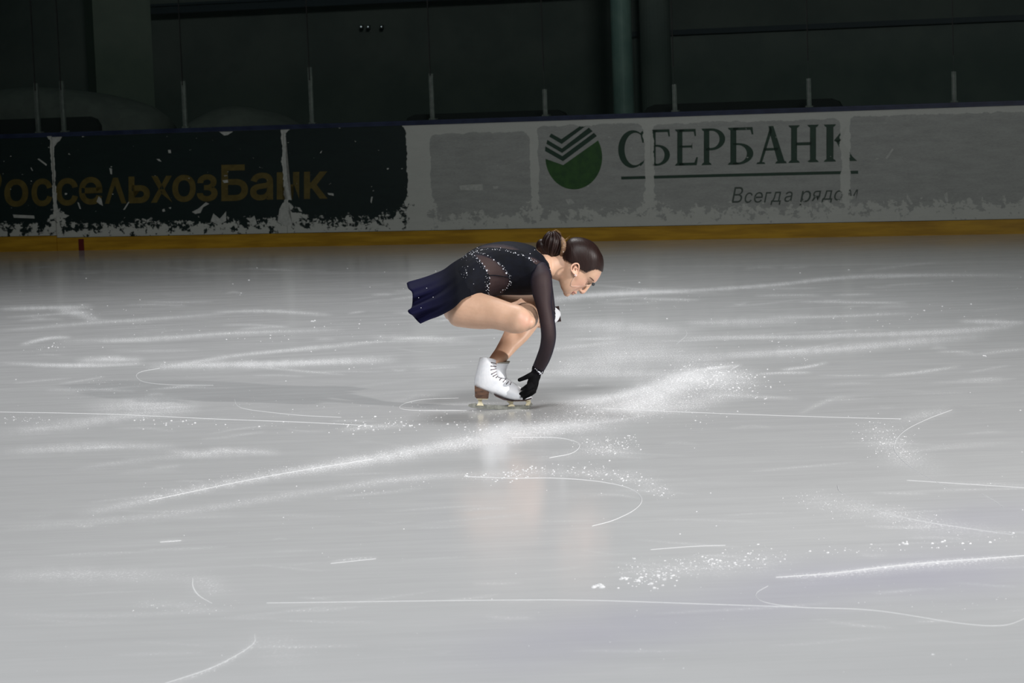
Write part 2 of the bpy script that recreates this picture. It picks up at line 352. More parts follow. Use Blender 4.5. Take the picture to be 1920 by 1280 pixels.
STROKES = [  # points, width, strength
 ([(150,965),(300,932),(500,893),(700,860),(860,828)],5,.45), ([(560,885),(760,850),(900,822),(1040,795),(1130,778)],9,.42),
 ([(980,805),(1130,772),(1240,742),(1310,706)],16,.38), ([(1180,760),(1260,728),(1320,702),(1400,705)],10,.55),
 ([(1100,790),(1200,770),(1300,758),(1380,735)],9,.35), ([(1290,700),(1340,712),(1400,722)],14,.32), ([(1000,700),(1120,697),(1290,706)],8,.3),
 ([(1040,760),(1160,742),(1300,700)],5,.5), ([(1160,815),(1100,800),(960,822),(780,845)],7,.25),
 ([(285,687),(400,684),(520,682),(640,677),(740,674)],4,.55), ([(150,676),(210,673),(262,675)],3.5,.45), ([(300,690),(430,668),(560,655),(720,640)],2.2,.35),
 ([(0,579),(80,577),(170,575)],2.4,.5), ([(110,580),(150,588),(178,600)],4,.4), ([(0,620),(150,607),(300,597),(420,588)],2,.25), ([(400,585),(500,583),(620,590)],2,.35),
 ([(40,646),(90,634),(130,632)],1.8,.5), ([(110,640),(300,634),(430,625),(640,618)],2.6,.3), ([(0,680),(120,684),(260,682)],2.2,.3),
 ([(180,765),(270,758),(360,762)],8,.35), ([(0,812),(120,798),(240,780),(360,768)],6,.28), ([(0,846),(120,840),(220,836),(330,838)],5,.3),
 ([(320,846),(375,850),(420,845),(520,848)],4,.45), ([(150,880),(300,858),(460,855)],4,.15), ([(0,990),(280,968),(560,925),(720,902),(860,886)],4.5,.22),
 ([(860,895),(930,890),(1040,886),(1140,889)],5,.2), ([(1020,565),(1120,552),(1290,544)],4,.5), ([(1040,556),(1290,545),(1450,534),(1560,522),(1680,516),(1920,516)],2.2,.5),
 ([(1270,672),(1420,663),(1560,655),(1720,640),(1850,630)],5,.4), ([(1500,630),(1700,625),(1850,616),(1920,606)],3.4,.42), ([(1800,602),(1920,604)],2.5,.45), ([(1440,594),(1560,593),(1710,586)],2,.3),
 ([(1290,606),(1400,603),(1500,600)],5,.28), ([(1280,634),(1400,632),(1565,632)],3,.35), ([(1305,695),(1350,688),(1390,684)],1.6,.5), ([(1465,693),(1510,688),(1550,680)],1.6,.5),
 ([(1420,702),(1460,699),(1520,698)],1.5,.45), ([(1650,705),(1720,698),(1800,686)],1.8,.35), ([(1040,650),(1160,645),(1300,655)],18,.22), ([(1050,605),(1180,612),(1290,622)],8,.28), ([(1040,690),(1150,672),(1290,668)],10,.28),
 ([(1640,800),(1670,830),(1700,860),(1750,880)],12,.25), ([(1690,790),(1730,778),(1780,768)],6,.22), ([(1500,932),(1620,955),(1760,985),(1900,1003)],10,.22),
 ([(1200,1075),(1330,1062),(1480,1050)],12,.2), ([(1455,1082),(1560,1075),(1700,1059),(1920,1042)],2.8,.6), ([(1480,1090),(1700,1066),(1920,1050)],6,.2),
 ([(0,1080),(160,1077),(350,1080)],9,.25), ([(370,1085),(395,1098),(400,1115)],10,.28), ([(478,1190),(470,1212),(400,1252),(310,1285)],2.4,.3), ([(510,1190),(530,1225),(540,1260)],16,.14),
 ([(0,1150),(180,1155),(400,1145)],3,.15), ([(260,1132),(330,1135),(420,1146)],5,.15), ([(0,494),(300,490),(560,485)],1.2,.18), ([(0,505),(400,512),(900,510)],1.3,.12), ([(1200,500),(1500,497),(1920,490)],1.3,.14),
 ([(1500,565),(1560,566),(1700,568)],1.5,.35), ([(1200,560),(1310,562)],1.6,.3), ([(1560,553),(1640,551)],1.2,.3), ([(640,910),(760,898),(880,888)],4,.2), ([(1000,860),(1080,850),(1180,845)],5,.14),
 ([(860,745),(790,742),(740,752)],3,.16), ([(640,806),(700,800),(760,798)],3,.3), ([(1180,850),(1120,838),(1090,825)],9,.22), ([(1100,885),(1200,900),(1250,928)],8,.2), ([(740,585),(820,592),(900,600)],2,.2),
 ([(1320,740),(1400,742),(1500,748)],2,.25), ([(1500,775),(1560,748),(1600,745)],2,.2), ([(700,632),(800,636),(880,640)],4,.22), ([(620,1053),(660,1048),(705,1045)],1.6,.35), ([(300,1015),(340,1013)],1.6,.35)]
for s in STROKES: stamp(dust, *s)
for _ in range(260):                                   # short stray scrapes
    x = rng.uniform(0, 1920); y = 500+(rng.uniform(0, 1)**1.5)*760; l = rng.uniform(20, 170)*(.5+y/1200); sl = rng.normal(-.03, .06)
    stamp(dust, [(x, y), (x+l/2, y+sl*l*.5+rng.normal(0, 1.5)), (x+l, y+sl*l)], rng.uniform(.8, 1.8), rng.uniform(.06, .24))
stamp(tint, [(1420,1100),(1600,1085),(1930,1070)], 28, .8, 3); stamp(tint, [(900,1240),(1100,1190),(1330,1150),(1500,1130)], 32, .6, 3); stamp(tint, [(1750,980),(1960,960)], 22, .5, 3)
dust = np.clip(dust, 0, 1)
th = np.radians(np.linspace(-13.6, 13.6, 820)); rr = 5.3*(27.5/5.3)**np.linspace(0, 1, 640)
TH, RR = np.meshgrid(th, rr); gv = np.stack([RR*np.sin(TH), RR*np.cos(TH), np.zeros_like(TH)], -1).reshape(-1, 3)
px = proj(gv)
def samp(arr, p):
    x = np.clip(p[:, 0]-X0, 0, W_-1.01); y = np.clip(p[:, 1]-Y0, 0, H_-1.01); i = x.astype(int); j = y.astype(int); fx = x-i; fy = y-j
    i1 = np.minimum(i+1, W_-1); j1 = np.minimum(j+1, H_-1)
    return arr[j, i]*(1-fx)*(1-fy)+arr[j, i1]*fx*(1-fy)+arr[j1, i]*(1-fx)*fy+arr[j1, i1]*fx*fy
nC, nR = len(th), len(rr); ii = (np.arange(nR-1)[:, None]*nC+np.arange(nC-1)[None]).ravel()
quads = np.stack([ii, ii+1, ii+nC+1, ii+nC], 1)
extra = []; ef = []; nb = len(gv)
def addq(q):
    b = nb+len(extra); extra.extend(q); ef.append((b, b+1, b+2, b+3))
def pol(r, a): return (r*math.sin(a), r*math.cos(a), 0)
al = np.radians(np.concatenate([np.linspace(13.6, 346.4, 40)]))
for a, b in zip(al[:-1], al[1:]):
    for r0, r1 in ((.01, 5.3), (5.3, 12), (12, 27.5)): addq([pol(r0, a), pol(r0, b), pol(r1, b), pol(r1, a)])
for a, b in zip(np.linspace(th[0], th[-1], 6)[:-1], np.linspace(th[0], th[-1], 6)[1:]):
    addq([pol(.01, a), pol(.01, b), pol(5.3, b), pol(5.3, a)])
gv2 = np.vstack([gv, np.array(extra)]); allq = np.vstack([quads, np.array(ef)])
me = bpy.data.meshes.new('floor'); me.vertices.add(len(gv2)); me.vertices.foreach_set('co', gv2.ravel())
me.loops.add(allq.size); me.loops.foreach_set('vertex_index', allq.ravel()[::-1].astype(np.int32))
me.polygons.add(len(allq)); me.polygons.foreach_set('loop_start', np.arange(0, allq.size, 4, dtype=np.int32)); me.update(calc_edges=True)
for nm, arr in (('snow', dust), ('tint', tint)):
    at = me.attributes.new(nm, 'FLOAT', 'POINT'); at.data.foreach_set('value', np.r_[samp(arr, px), np.zeros(len(extra))].astype(np.float32))
floor = objm('floor', me, M_ice); tag(floor, kind='structure')

# thin skate tracks cut in the ice
TRACKS = [([(1785,768),(1740,785),(1700,805),(1680,825),(1678,845),(1700,870),(1740,895),(1790,920)],1.3), ([(1840,925),(1862,937),(1882,951)],1.5),
 ([(1570,910),(1580,925),(1640,955),(1720,975),(1800,988),(1900,1002)],1.2), ([(870,893),(960,896),(1040,896),(1120,902),(1180,915),(1203,935),(1190,955),(1150,975),(1110,986)],1.5),
 ([(960,820),(1040,820),(1080,828),(1086,838),(1070,850),(1030,858)],1.5), ([(860,746),(800,748),(762,755),(750,765),(785,769),(875,769)],1.3),
 ([(300,690),(264,697),(256,706),(272,716),(320,721),(400,722)],1.0), ([(0,772),(200,776),(400,785),(560,791),(700,798)],1.5), ([(440,748),(445,760),(470,768),(560,778),(640,782)],1.2),
 ([(1130,765),(1280,772),(1440,778),(1600,783),(1690,785)],1.3), ([(1440,1098),(1420,1110),(1419,1120),(1440,1130),(1500,1138),(1640,1144),(1800,1168),(1880,1172),(1925,1158)],1.3),
 ([(500,1130),(900,1125),(1100,1125),(1350,1133),(1500,1138)],.6), ([(1285,618),(1287,628),(1268,645)],.9), ([(361,1083),(362,1100),(373,1116),(398,1131)],3.0),
 ([(478,1188),(471,1210),(400,1250),(300,1284)],1.8), ([(1455,1082),(1560,1074),(1700,1058),(1922,1041)],3.2), ([(1220,1030),(1300,1024),(1360,1022)],1.0), ([(1700,900),(1920,914)],1.0),
 ([(1370,693),(1385,685),(1372,690)],.8), ([(280,938),(500,893),(700,860)],1.6), ([(300,1016),(340,1013)],1.4), ([(620,1056),(705,1047)],1.1)]
for pts, wd in TRACKS:
    P = cr(pts, 10) if len(pts) > 2 else cr([pts[0], ((pts[0][0]+pts[1][0])/2, (pts[0][1]+pts[1][1])/2), pts[1]], 4)
    G = np.array([ice(x, y) for x, y in P]); T = np.gradient(G, axis=0); T /= np.linalg.norm(T, axis=1)[:, None]+1e-9
    Nn = np.stack([-T[:, 1], T[:, 0], T[:, 2]*0], 1); m_ = []
    for i, (g, nn) in enumerate(zip(G, Nn)):
        hw = wd*.35*g[1]/FPX*(1.0+1.6*abs(T[i, 0]))*math.sin(math.pi*min(.5, .08+.9*min(i, len(G)-1-i)/len(G)))
        m_.append([g-nn*hw, g+[0, 0, .0012], g+nn*hw])
    V, F = rings(m_, closed=False, caps=False); obj('skate_track', V, F, M_track if wd > 1.3 else M_faint, floor, True)

# crumbs of scraped snow
def crumb(x, y, s, h=.38):
    c = ice(x, y); n_ = 6; a0 = random.random()*6; V = []; sy = s*(.7+.5*random.random())
    for k in range(n_):
        a = a0+k*2*math.pi/n_; q = .75+.5*random.random(); V.append((c[0]+s*q*math.cos(a), c[1]+sy*q*math.sin(a), -.0005))
    for k in range(3):
        a = a0+k*2*math.pi/3; q = .45+.3*random.random(); V.append((c[0]+s*q*math.cos(a), c[1]+sy*q*math.sin(a), s*h*(.7+.6*random.random())))
    F = [(6, 7, 8)]
    for k in range(3):
        a, b, d = 2*k, 2*k+1, (2*k+2) % 6; F += [(a, b, 6+k), (b, d, 6+(k+1) % 3), (b, 6+(k+1) % 3, 6+k)]
    return V, F
cl = []
def scatter(pts, spread, count, s0, s1, sx=2.0):
    P = cr(pts, 8) if len(pts) > 2 else np.array([np.array(pts[0])*(1-t)+np.array(pts[1])*t for t in np.linspace(0, 1, 10)])
    for _ in range(count):
        p = P[random.randrange(len(P))]; x = p[0]+random.gauss(0, spread*sx); y = p[1]+random.gauss(0, spread)
        if y < 470: continue
        D = ice(x, y)[1]; cl.append(crumb(x, y, (s0+(s1-s0)*random.random()**3)*D/FPX))
for a in [([(1290,700),(1340,712),(1410,720)],14,420,.6,2.6), ([(1100,775),(1200,752),(1320,735)],14,420,.5,1.8), ([(880,815),(1000,800),(1130,775)],9,240,.5,2.2),
          ([(640,797),(700,800),(760,795),(900,796)],6,120,.6,3), ([(1100,835),(1150,835),(1180,830)],9,170,.6,2.4), ([(870,893),(960,890),(1000,880)],6,110,.6,3),
          ([(960,885),(1100,882),(1190,898),(1255,930)],7,230,.6,2.6), ([(1640,800),(1670,830),(1700,850)],13,260,.5,1.8), ([(1500,935),(1620,955),(1760,985)],10,260,.5,1.6),
          ([(1200,1075),(1240,1065),(1330,1055),(1450,1045)],12,260,.7,3.2), ([(1300,1050),(1500,1038),(1700,1025),(1900,1008)],6,90,.8,4), ([(1180,1090),(1260,1080)],8,45,1.5,5),
          ([(300,925),(500,885),(700,858)],5,200,.4,1.6), ([(280,684),(450,682),(700,676)],4,150,.4,1.4), ([(150,735),(200,715),(260,725)],10,60,.4,1.4), ([(20,785),(110,787)],4,50,.6,2),
          ([(260,790),(400,797),(640,800),(760,790)],6,70,.7,3), ([(60,655),(120,648)],5,20,.6,2.2), ([(250,1135),(320,1132),(440,1145)],6,60,.6,1.8), ([(1440,640),(1480,668),(1520,690)],8,20,.7,2.4),
          ([(1290,640),(1500,620),(1700,600),(1900,590)],16,90,.4,1.5), ([(100,590),(400,620),(700,630)],18,110,.4,1.7), ([(430,745),(520,760),(700,765)],14,60,.4,1.6), ([(760,770),(900,776),(1030,782)],8,130,.4,1.7),
          ([(1290,800),(1340,780)],10,25,.6,2), ([(1050,575),(1200,566),(1300,560)],8,60,.4,1.3), ([(640,930),(800,905)],10,30,.6,1.6), ([(900,770),(1040,760)],9,90,.4,1.2), ([(1460,1112),(1900,1130)],16,40,.6,2)]:
    scatter(*a)
for _ in range(800):
    x = random.uniform(-20, 1940); y = 500+760*random.random()**1.4; D = ice(x, y)[1]; cl.append(crumb(x, y, (.35+1.8*random.random()**5)*D/FPX))
V, F = merge(cl); o = obj('snow_crumbs', V, F, M_snow)
tag(o, 'tiny white crumbs of scraped snow scattered over the ice', 'snow', kind='stuff')
for (x, y, sx, lab) in [(1120,1098,17,'widest flat white snow clump, at the left end of the foreground trail'), (1170,1084,10,'small snow clump just right of the widest flat clump'),
                    (1190,1047,5,'lone round snow clump above the left end of the foreground trail'), (1697,1018,9,'small snow clump in the upper right part of the foreground trail'), (1195,1088,8,'snow clump between the widest clump and the dense foreground cluster'),
                    (587,601,6,'flat rectangular snow chip left of the skirt of the skater'), (1734,582,4,'small snow lump on the far ice right of the skater, below the white arc'), (1846,667,5,'snow lump near the right edge, level with the skater boot'),
                    (1435,747,4.5,'round snow lump right of the bright scraped patch'), (1750,1226,5,'lone snow speck on the clear ice in the bottom right corner')]:
    ps = []; k_ = 5 if sx > 6 else 3
    for _ in range(k_*2):
        dx = random.uniform(-.7, .7)*sx; dy_ = random.uniform(-.22, .22)*sx; D = ice(x, y)[1]; ps.append(crumb(x+dx, y+dy_, sx*.33*D/FPX, .35))
    V, F = merge(ps); o = obj('snow_clump', V, F, M_snow); tag(o, lab, 'snow', 'snow clumps on the ice')

# ------------------------------------------------------------------ rink boards
boards = tag(obj('rink_boards', *box(-9, 20, .05, .12, 0, 1.14), M_core, None, mw=BM), 'long white and dark green rink boards with a yellow kick plate behind the skater', 'rink boards')
def bpart(name, v, f, m, par=boards, **kw):
    o = obj(name, v, f, m, par); return tag(o, **kw) if kw else o
ZT = 1.15; ZK = .135
seams = [-8.9, s_of(-560), s_of(101), s_of(535), s_of(1001), s_of(1218), s_of(1585), s_of(2020), s_of(2480), s_of(3000), 19]
for i, (a, b) in enumerate(zip(seams[:-1], seams[1:])):
    gate = i in (0, 1); y0 = -.012 if gate else 0; zk = ZK+.022 if gate else ZK; g = .004 if i in (1, 2) else 0
    V, F = box(a+g, b-g, y0, .05, zk, ZT); bpart('board_panel', V, F, M_board)
    V, F = merge([box(a+(g if i == 2 else 0), b, y0-.006, .05, 0, zk-.004), box(a+(g if i == 2 else 0), b, y0-.010, .05, zk-.018, zk-.004)]); bpart('kick_plate', V, F, M_yellow)
V, F = merge([box(-9, 20, -.012, .14, ZT+.002, ZT+.03), box(-9, 20, -.02, .15, ZT+.028, ZT+.045)]); bpart('top_rail', V, F, M_cap)
a, z = bd(153, 457); V, F = box(a-.03, a+.03, -.009, .04, .0, .13); bpart('red_mark', V, F, M_red)
# flat print: every letter its own thin plate on the panels
def plate(name, polys, m, par, yoff=-.0015):
    """polys in view pixels, laid on the board face"""
    V, F = [], []
    for p in polys:
        q = [bd(x, y, -yoff) for x, y in p]; n0 = len(V); V += [(s, yoff, z) for s, z in q]; F.append(tuple(range(n0, n0+len(q))))
    bm = bmesh.new(); vs = [bm.verts.new(v) for v in V]
    for f in F:
        try: bm.faces.new([vs[i] for i in f])
        except ValueError: pass
    bmesh.ops.triangulate(bm, faces=bm.faces)
    me = bpy.data.meshes.new(name); bm.to_mesh(me); bm.free(); return objm(name, me, m, par)
_gc = {}
def glyph(ch, off=0.0):
    if (ch, off) in _gc: return _gc[(ch, off)]
    cu = bpy.data.curves.new('g', 'FONT'); cu.body = ch; cu.offset = off; cu.resolution_u = 4; o = bpy.data.objects.new('g', cu); COL.objects.link(o)
    dg = bpy.context.evaluated_depsgraph_get(); me = bpy.data.meshes.new_from_object(o.evaluated_get(dg), depsgraph=dg); V, F = mesh_arrays(me)
    bpy.data.objects.remove(o); bpy.data.meshes.remove(me); lo = V.min(0); hi = V.max(0); V = (V-lo)/np.maximum(hi-lo, 1e-6); _gc[(ch, off)] = (V[:, :2], F); return _gc[(ch, off)]
def put_glyph(ch, x0, x1, yt, yb, slope, m, off=0.0, shear=0.0, yoff=-.0015):
    V, F = glyph(ch, off); out = []
    for u, v in V:
        x = x0+(x1-x0)*u+shear*(v-.5)*(yb-yt); y = yb+(yt-yb)*v+slope*(x-x0); s, z = bd(x, y, -yoff); out.append((s, yoff, z))
    return obj('letter', out, F, m, boards)
for ch, x0, x1, yt, yb in [('Р',-36,3,318,382), ('о',8,53,336,388), ('с',59,98,335,387), ('с',105,146,334,386), ('е',148,192,332,384), ('л',196,237,332,382), ('ь',241,281,331,381),
                           ('х',283,323,330,380), ('о',323,367,328,379), ('з',369,408,327,378), ('Б',415,465,309,377), ('а',469,512,324,376), ('н',519,561,323,374), ('к',570,614,322,373)]:
    if ch == 'л': continue
    put_glyph(ch, x0, x1, yt, yb, -.02, M_gold, .022, yoff=-.0135 if x1 < 99 else -.0015)
def plate_late(*a): PL.append(a)
PL = [('letter', [[(196.5,382),(204.5,381.8),(216,345),(212,333)], [(212,333),(221,333),(237,381),(228,381.3),(215,346)]])]
Z8 = lambda x, y: (1220+x/2.743, 180+y/2.743)
for ch, x0, x1, yt, yb in [('В',424,474,468,549), ('с',484,522,496,550), ('е',532,576,494,549), ('г',588,616,494,547), ('д',622,672,492,560), ('а',690,728,491,545),
                           ('р',772,822,487,566), ('я',832,872,487,540), ('д',884,936,485,548), ('о',944,990,485,538), ('м',1014,1062,482,536)]:
    a = Z8(x0, yt); b = Z8(x1, yb); put_glyph(ch, a[0], b[0], a[1], b[1], -.02, M_slog, 0, .2)
def arcp(cx, cy, rx, ry, a0, a1, n=16): return [(cx+rx*math.cos(math.radians(a)), cy+ry*math.sin(math.radians(a))) for a in np.linspace(a0, a1, n)]
def band(o, i): return [[o[k], o[k+1], i[k+1], i[k]] for k in range(len(o)-1)]
def stem(x0, x1, y0=0, y1=1, e=.10):
    w_ = x1-x0
    return [[(x0, y0+.07), (x0+w_*.1, y1-.09), (x0+w_*.1, y1-.09), (x1-w_*.1, y1-.09), (x1, y0+.07)][:1]+[(x0+w_*.1, .5), (x0, y1-.07), (x1, y1-.07), (x1-w_*.1, .5), (x1, y0+.07)],
            [(x0-e, y0), (x1+e, y0), (x1+e*.6, y0+.045), (x1, y0+.075), (x0, y0+.075), (x0-e*.6, y0+.045)],
            [(x0-e, y1), (x0-e*.6, y1-.045), (x0, y1-.075), (x1, y1-.075), (x1+e*.6, y1-.045), (x1+e, y1)]]
be = lambda w0: stem(.10, .32)+[[(.2, 1), (.92, 1), (.95, .80), (.89, .80), (.84, .925), (.2, .925)]]+band(arcp(.38, .29, .57, .29, -90, 90), arcp(.38, .29, .33, .235, -90, 90))+[[(.2, .58), (.38, .58), (.38, .525), (.2, .525)], [(.2, 0), (.38, 0), (.38, .055), (.2, .055)]]
plate('letter', PL[0][1], M_gold, boards)
SER = {'С': band(arcp(.56, .5, .54, .5, 55, 305, 28), arcp(.66, .5, .40, .43, 50, 310, 28))+[[(.86, .93), (.95, .98), (.98, .98), (.98, .66), (.93, .66), (.88, .80)], [(.82, .08), (.90, .14), (1, .20), (.97, .12), (.86, .04)]],
 'Б': be(0), 'Е': stem(.12, .34)+[[(.2, 1), (.90, 1), (.92, .80), (.86, .80), (.82, .925), (.2, .925)], [(.2, .55), (.72, .55), (.76, .62), (.76, .42), (.72, .49), (.2, .49)], [(.2, 0), (.95, 0), (1, .22), (.93, .22), (.85, .075), (.2, .075)]],
 'Р': stem(.12, .34)+band(arcp(.42, .70, .56, .30, -90, 90), arcp(.42, .70, .33, .235, -90, 90))+[[(.2, 1), (.42, 1), (.42, .935), (.2, .935)], [(.2, .40), (.42, .40), (.42, .465), (.2, .465)]],
 'А': [[(.10, .04), (.19, .04), (.52, .88), (.46, 1.0)], [(.40, 1), (.56, 1), (.93, .05), (.70, .05), (.44, .82)], [(.24, .42), (.72, .42), (.70, .35), (.22, .35)], [(0, 0), (.30, 0), (.26, .05), (.04, .05)], [(.62, 0), (1, 0), (.97, .06), (.66, .06)]],
 'Н': stem(.10, .29, e=.09)+stem(.70, .89, e=.09)+[[(.25, .54), (.75, .54), (.75, .46), (.25, .46)]],
 'К': stem(.08, .29, e=.08)+[[(.30, .56), (.62, .90), (.70, .92), (.56, .60), (.44, .50)], [(.36, .56), (.52, .60), (.86, .12), (1, 0), (.74, 0), (.62, .10)]]}
for ch, x0, x1, yt, yb in [('С',-170,-33,176,370), ('Б',-12,105,172,358), ('Е',122,243,170,357), ('Р',258,386,166,354), ('Б',396,535,161,352), ('А',543,700,154,348), ('Н',706,868,149,342), ('К',890,1062,144,336)]:
    polys = []
    for p in SER[ch]:
        q = []
        for u, v in p:
            x, y = Z8(x0+(x1-x0)*u, yb+(yt-yb)*v); q.append((x, y-.03*(x1-x0)/2.743*(u-.5)))
        polys.append(q)
    plate('letter', polys, M_green, boards)
plate('underline', [[(1164.5, 331), (1300, 327.4), (1450, 323.6), (1609, 319.8), (1609, 325.6), (1450, 329.2), (1300, 332.8), (1165, 336.4)]], M_green, boards)
Z7 = lambda x, y: (780+x/4.174, 210+y/4.174)
arc = [(1235+222*math.cos(math.radians(a)), 354+251*math.sin(math.radians(a))) for a in np.linspace(-32, 174, 40)]
logo = [[(1012, 268), (1145, 345), (1150, 385), (1010, 305)], [(1145, 345), (1392, 162), (1415, 188), (1150, 385)], [(1028, 218), (1142, 285), (1143, 320), (1020, 248)], [(1142, 285), (1352, 122), (1382, 150), (1143, 320)],
        [(1058, 168), (1138, 212), (1140, 250), (1042, 192)], [(1138, 212), (1295, 102), (1330, 108), (1140, 250)]]
for p in logo: plate('logo_stripe', [[Z7(*q) for q in p]], M_green, boards)
plate('logo_disc', [[Z7(*q) for q in [(1014, 366), (1152, 415), (1425, 222)]+arc]], M_logo, boards)

scuffs = [[(70,298),(73,297),(88,308),(87,311)], [(57,314),(59,314),(62,320),(60,320)], [(24,402),(64,404),(65,409.5),(26,408)], [(88,255.5),(97,255),(96,262),(91,261)], [(97,255),(117,255),(112,264),(106,268),(102,275),(98,276)],
 [(92,262),(97,261),(99,330),(101,372),(96,372),(94,330)], [(88,376),(98,358),(107,362),(104,384),(112,398),(130,404),(122,409),(112,406),(97,412)], [(145,379),(148,380),(152,392),(149,391)], [(185,368),(190,372),(193,386),(186,382),(181,378)],
 [(240,379),(243,378),(234,393),(231,393)], [(293,298),(299,298),(303,303),(298,302)], [(315,281),(320,281),(321,287),(316,287)], [(205,315),(210,316),(210,327),(207,326)], [(360,397),(372,391),(386,379),(392,382),(380,389),(376,399),(366,401)],
 [(304,393),(308,391),(310,396),(305,397)], [(316,389),(321,388),(320,392)], [(411,247),(437,246.5),(427,253),(420,254)], [(417,338),(427,337),(428,342),(420,343)], [(614,361.5),(625,362.5),(626,367),(616,365)], [(696,369),(699,368.5),(696.5,381),(694.5,378)],
 [(557,388),(562,389),(567,397),(561,396)], [(750,388),(759,392),(760,396),(752,393)], [(529,244),(538,244),(535,252),(531,252)], [(532,254),(536,256),(536,300),(538,330),(542,360),(547,375),(538,374),(534,340),(531,300)],
 [(524,392),(530,380),(542,381),(541,400),(548,418),(536,424),(520,416)], [(395,414),(400,400),(412,410),(424,396),(424,414),(410,422)], [(466,412),(477,404),(482,420),(473,424)], [(861,348),(880,346),(905,345),(906,357),(884,357),(864,356)], [(924,349),(934,349),(933,354),(925,354)],
 [(1060,374),(1070,372),(1078,381),(1066,384)], [(1700,362),(1706,372),(1712,382),(1708,384),(1700,372)], [(1660,296),(1673,278),(1676,279),(1663,299)], [(1770,364),(1776,360),(1778,378),(1774,380)]]
for p in scuffs: plate('paint_scuff', [p], M_bare, boards, -.0145 if max(q[0] for q in p) < 97.5 else -.003)

# ------------------------------------------------------------------ glass shields and posts above the boards
posts = [(70, 156, 252), (118, 152, 251), (346, 152, 246), (584, 126, 240), (810, 138, 233), (1022, 167, 227), (1265, 158, 219), (1517, 147, 209), (1789, 134, 198)]
lab = ['brightest grey shield post, leftmost in view', 'dim grey shield post just right of the brightest leftmost one', 'faint grey shield post above the dark green board left of its middle', 'grey shield post above the letters of the dark board end',
       'grey shield post above the first grey patch of the white board', 'grey shield post above the round green emblem', 'grey shield post above the large green lettering start', 'grey shield post above the end of the large green lettering', 'rightmost grey shield post in view']
ps = []
for (x, yt, yb), l in zip(posts, lab):
    s0, z0 = bd(x, yb, -.05); s1, z1 = bd(x-2, yt, -.05); ps.append(s0)
    v, f = merge([box(s0-.021, s0+.021, .066, .088, ZT+.06, z1), box(s0-.008, s0+.008, .088, .12, ZT+.06, z1)])
    r = empty('shield_post', BM @ Vector((s0, .06, ZT+.04)), label=l, cat='post', group='posts of the rink shield')
    me_ = bpy.data.meshes.new('post'); me_.from_pydata([tuple(BM @ Vector(q)) for q in v], [], f); objm('upright', me_, M_post, r)
    v, f = box(s0-.035, s0+.035, .066, .13, ZT+.046, ZT+.06); me_ = bpy.data.meshes.new('foot'); me_.from_pydata([tuple(BM @ Vector(q)) for q in v], [], f); objm('foot_plate', me_, M_post, r)
gs = [-8]+[ps[0]-2.3, ps[0]]+ps[1:]+[ps[-1]+1.3, ps[-1]+2.6, 19]
gl_lab = ['far left clear shield pane out of the rink corner', 'clear shield pane left of the brightest post', 'narrow clear pane between the two leftmost posts', 'clear shield pane before the wide green column', 'clear shield pane over the middle of the dark board',
          'clear shield pane with two small light reflections', 'clear shield pane between the grey patch and the green emblem', 'clear shield pane in front of the teal column', 'clear shield pane above the large green lettering', 'clear shield pane left of the rightmost post', 'clear shield pane right of the rightmost post', 'clear shield pane beyond the right edge', 'last clear shield pane on the right']
for i, (a, b) in enumerate(zip(gs[:-1], gs[1:])):
    v, f = box(a+.004, b-.004, .048, .060, ZT+.046, 3.0)
    o = obj('glass_pane', v, f, M_glass, None, mw=BM); tag(o, gl_lab[i], 'glass', 'clear panes of the rink shield')
    v, f = box(b-.004, b+.004, .047, .061, 1.62, 3.0); obj('edge_seal', v, f, M_joint, o)

# ------------------------------------------------------------------ hall behind the glass
def behind(px, py, off):                         # point on a plane parallel to the boards, off metres behind
    return bd(px, py, -off)
WO = 6.0
v, f = box(-25, 30, WO, WO+.2, -.2, 9); tag(obj('wall_back', v, f, M_wall, None, mw=BM), kind='structure')
v, f = box(-25, 30, .16, WO, -.2, .0); tag(obj('floor_stand', v, f, M_conc, None, mw=BM), kind='structure')
zr = behind(1500, 56, WO)[1]
x0 = behind(1190, 60, WO)[0]; v, f = box(x0, 30, WO-.05, WO, .3, zr); tag(obj('trim_1', v, f, M_wall2, None, mw=BM), kind='structure')
v, f = box(x0, 30, WO-.13, WO, zr, zr+.06); tag(obj('trim_2', v, f, M_beam, None, mw=BM), kind='structure')
a0, z0 = behind(277, 22, 5.6); a1, z1 = behind(1000, 3, 5.6)
bm_ = empty('ceiling_beam', BM @ Vector((a0, 5.6, z0)), label='long dark blue beam across the top left of the hall', cat='beam')
V = [BM @ Vector(q) for q in box(a0, 16, 5.65, 5.9, z0-.03, z0+.06)[0]]; obj('web', V, box(0, 1, 0, 1, 0, 1)[1], M_beam, bm_)
V = [BM @ Vector(q) for q in box(a0, 16, 5.6, 5.95, z0+.06, z0+.09)[0]]; obj('flange', V, box(0, 1, 0, 1, 0, 1)[1], M_beam, bm_)
def column(px0, px1, off, m, label, round_=True):
    a = behind(px0, 120, off)[0]; b = behind(px1, 120, off)[0]; c = BM @ Vector(((a+b)/2, off, 0)); r = (b-a)/2
    root = empty('hall_column', c, label=label, cat='column')
    n_ = 28 if round_ else 4; R = [[(c[0]+q*math.cos(t+math.pi/4+.3*(not round_)), c[1]+q*math.sin(t+math.pi/4+.3*(not round_)), z) for t in np.linspace(0, 2*math.pi, n_, endpoint=False)] for z, q in ((0, r*(1 if round_ else 1.3)), (8, r*(1 if round_ else 1.3)))]
    V, F = fixn(*rings(R)); obj('shaft', V, F, m, root)
    R = [[(c[0]+q*math.cos(t), c[1]+q*math.sin(t), z) for t in np.linspace(0, 2*math.pi, 28, endpoint=False)] for z, q in ((0, r*1.35), (.06, r*1.35), (.09, r*1.1))]
    V, F = fixn(*rings(R)); obj('base_collar', V, F, m, root)
column(1148, 1186, 2.2, M_col, 'slim teal pipe column behind the glass, right of centre')
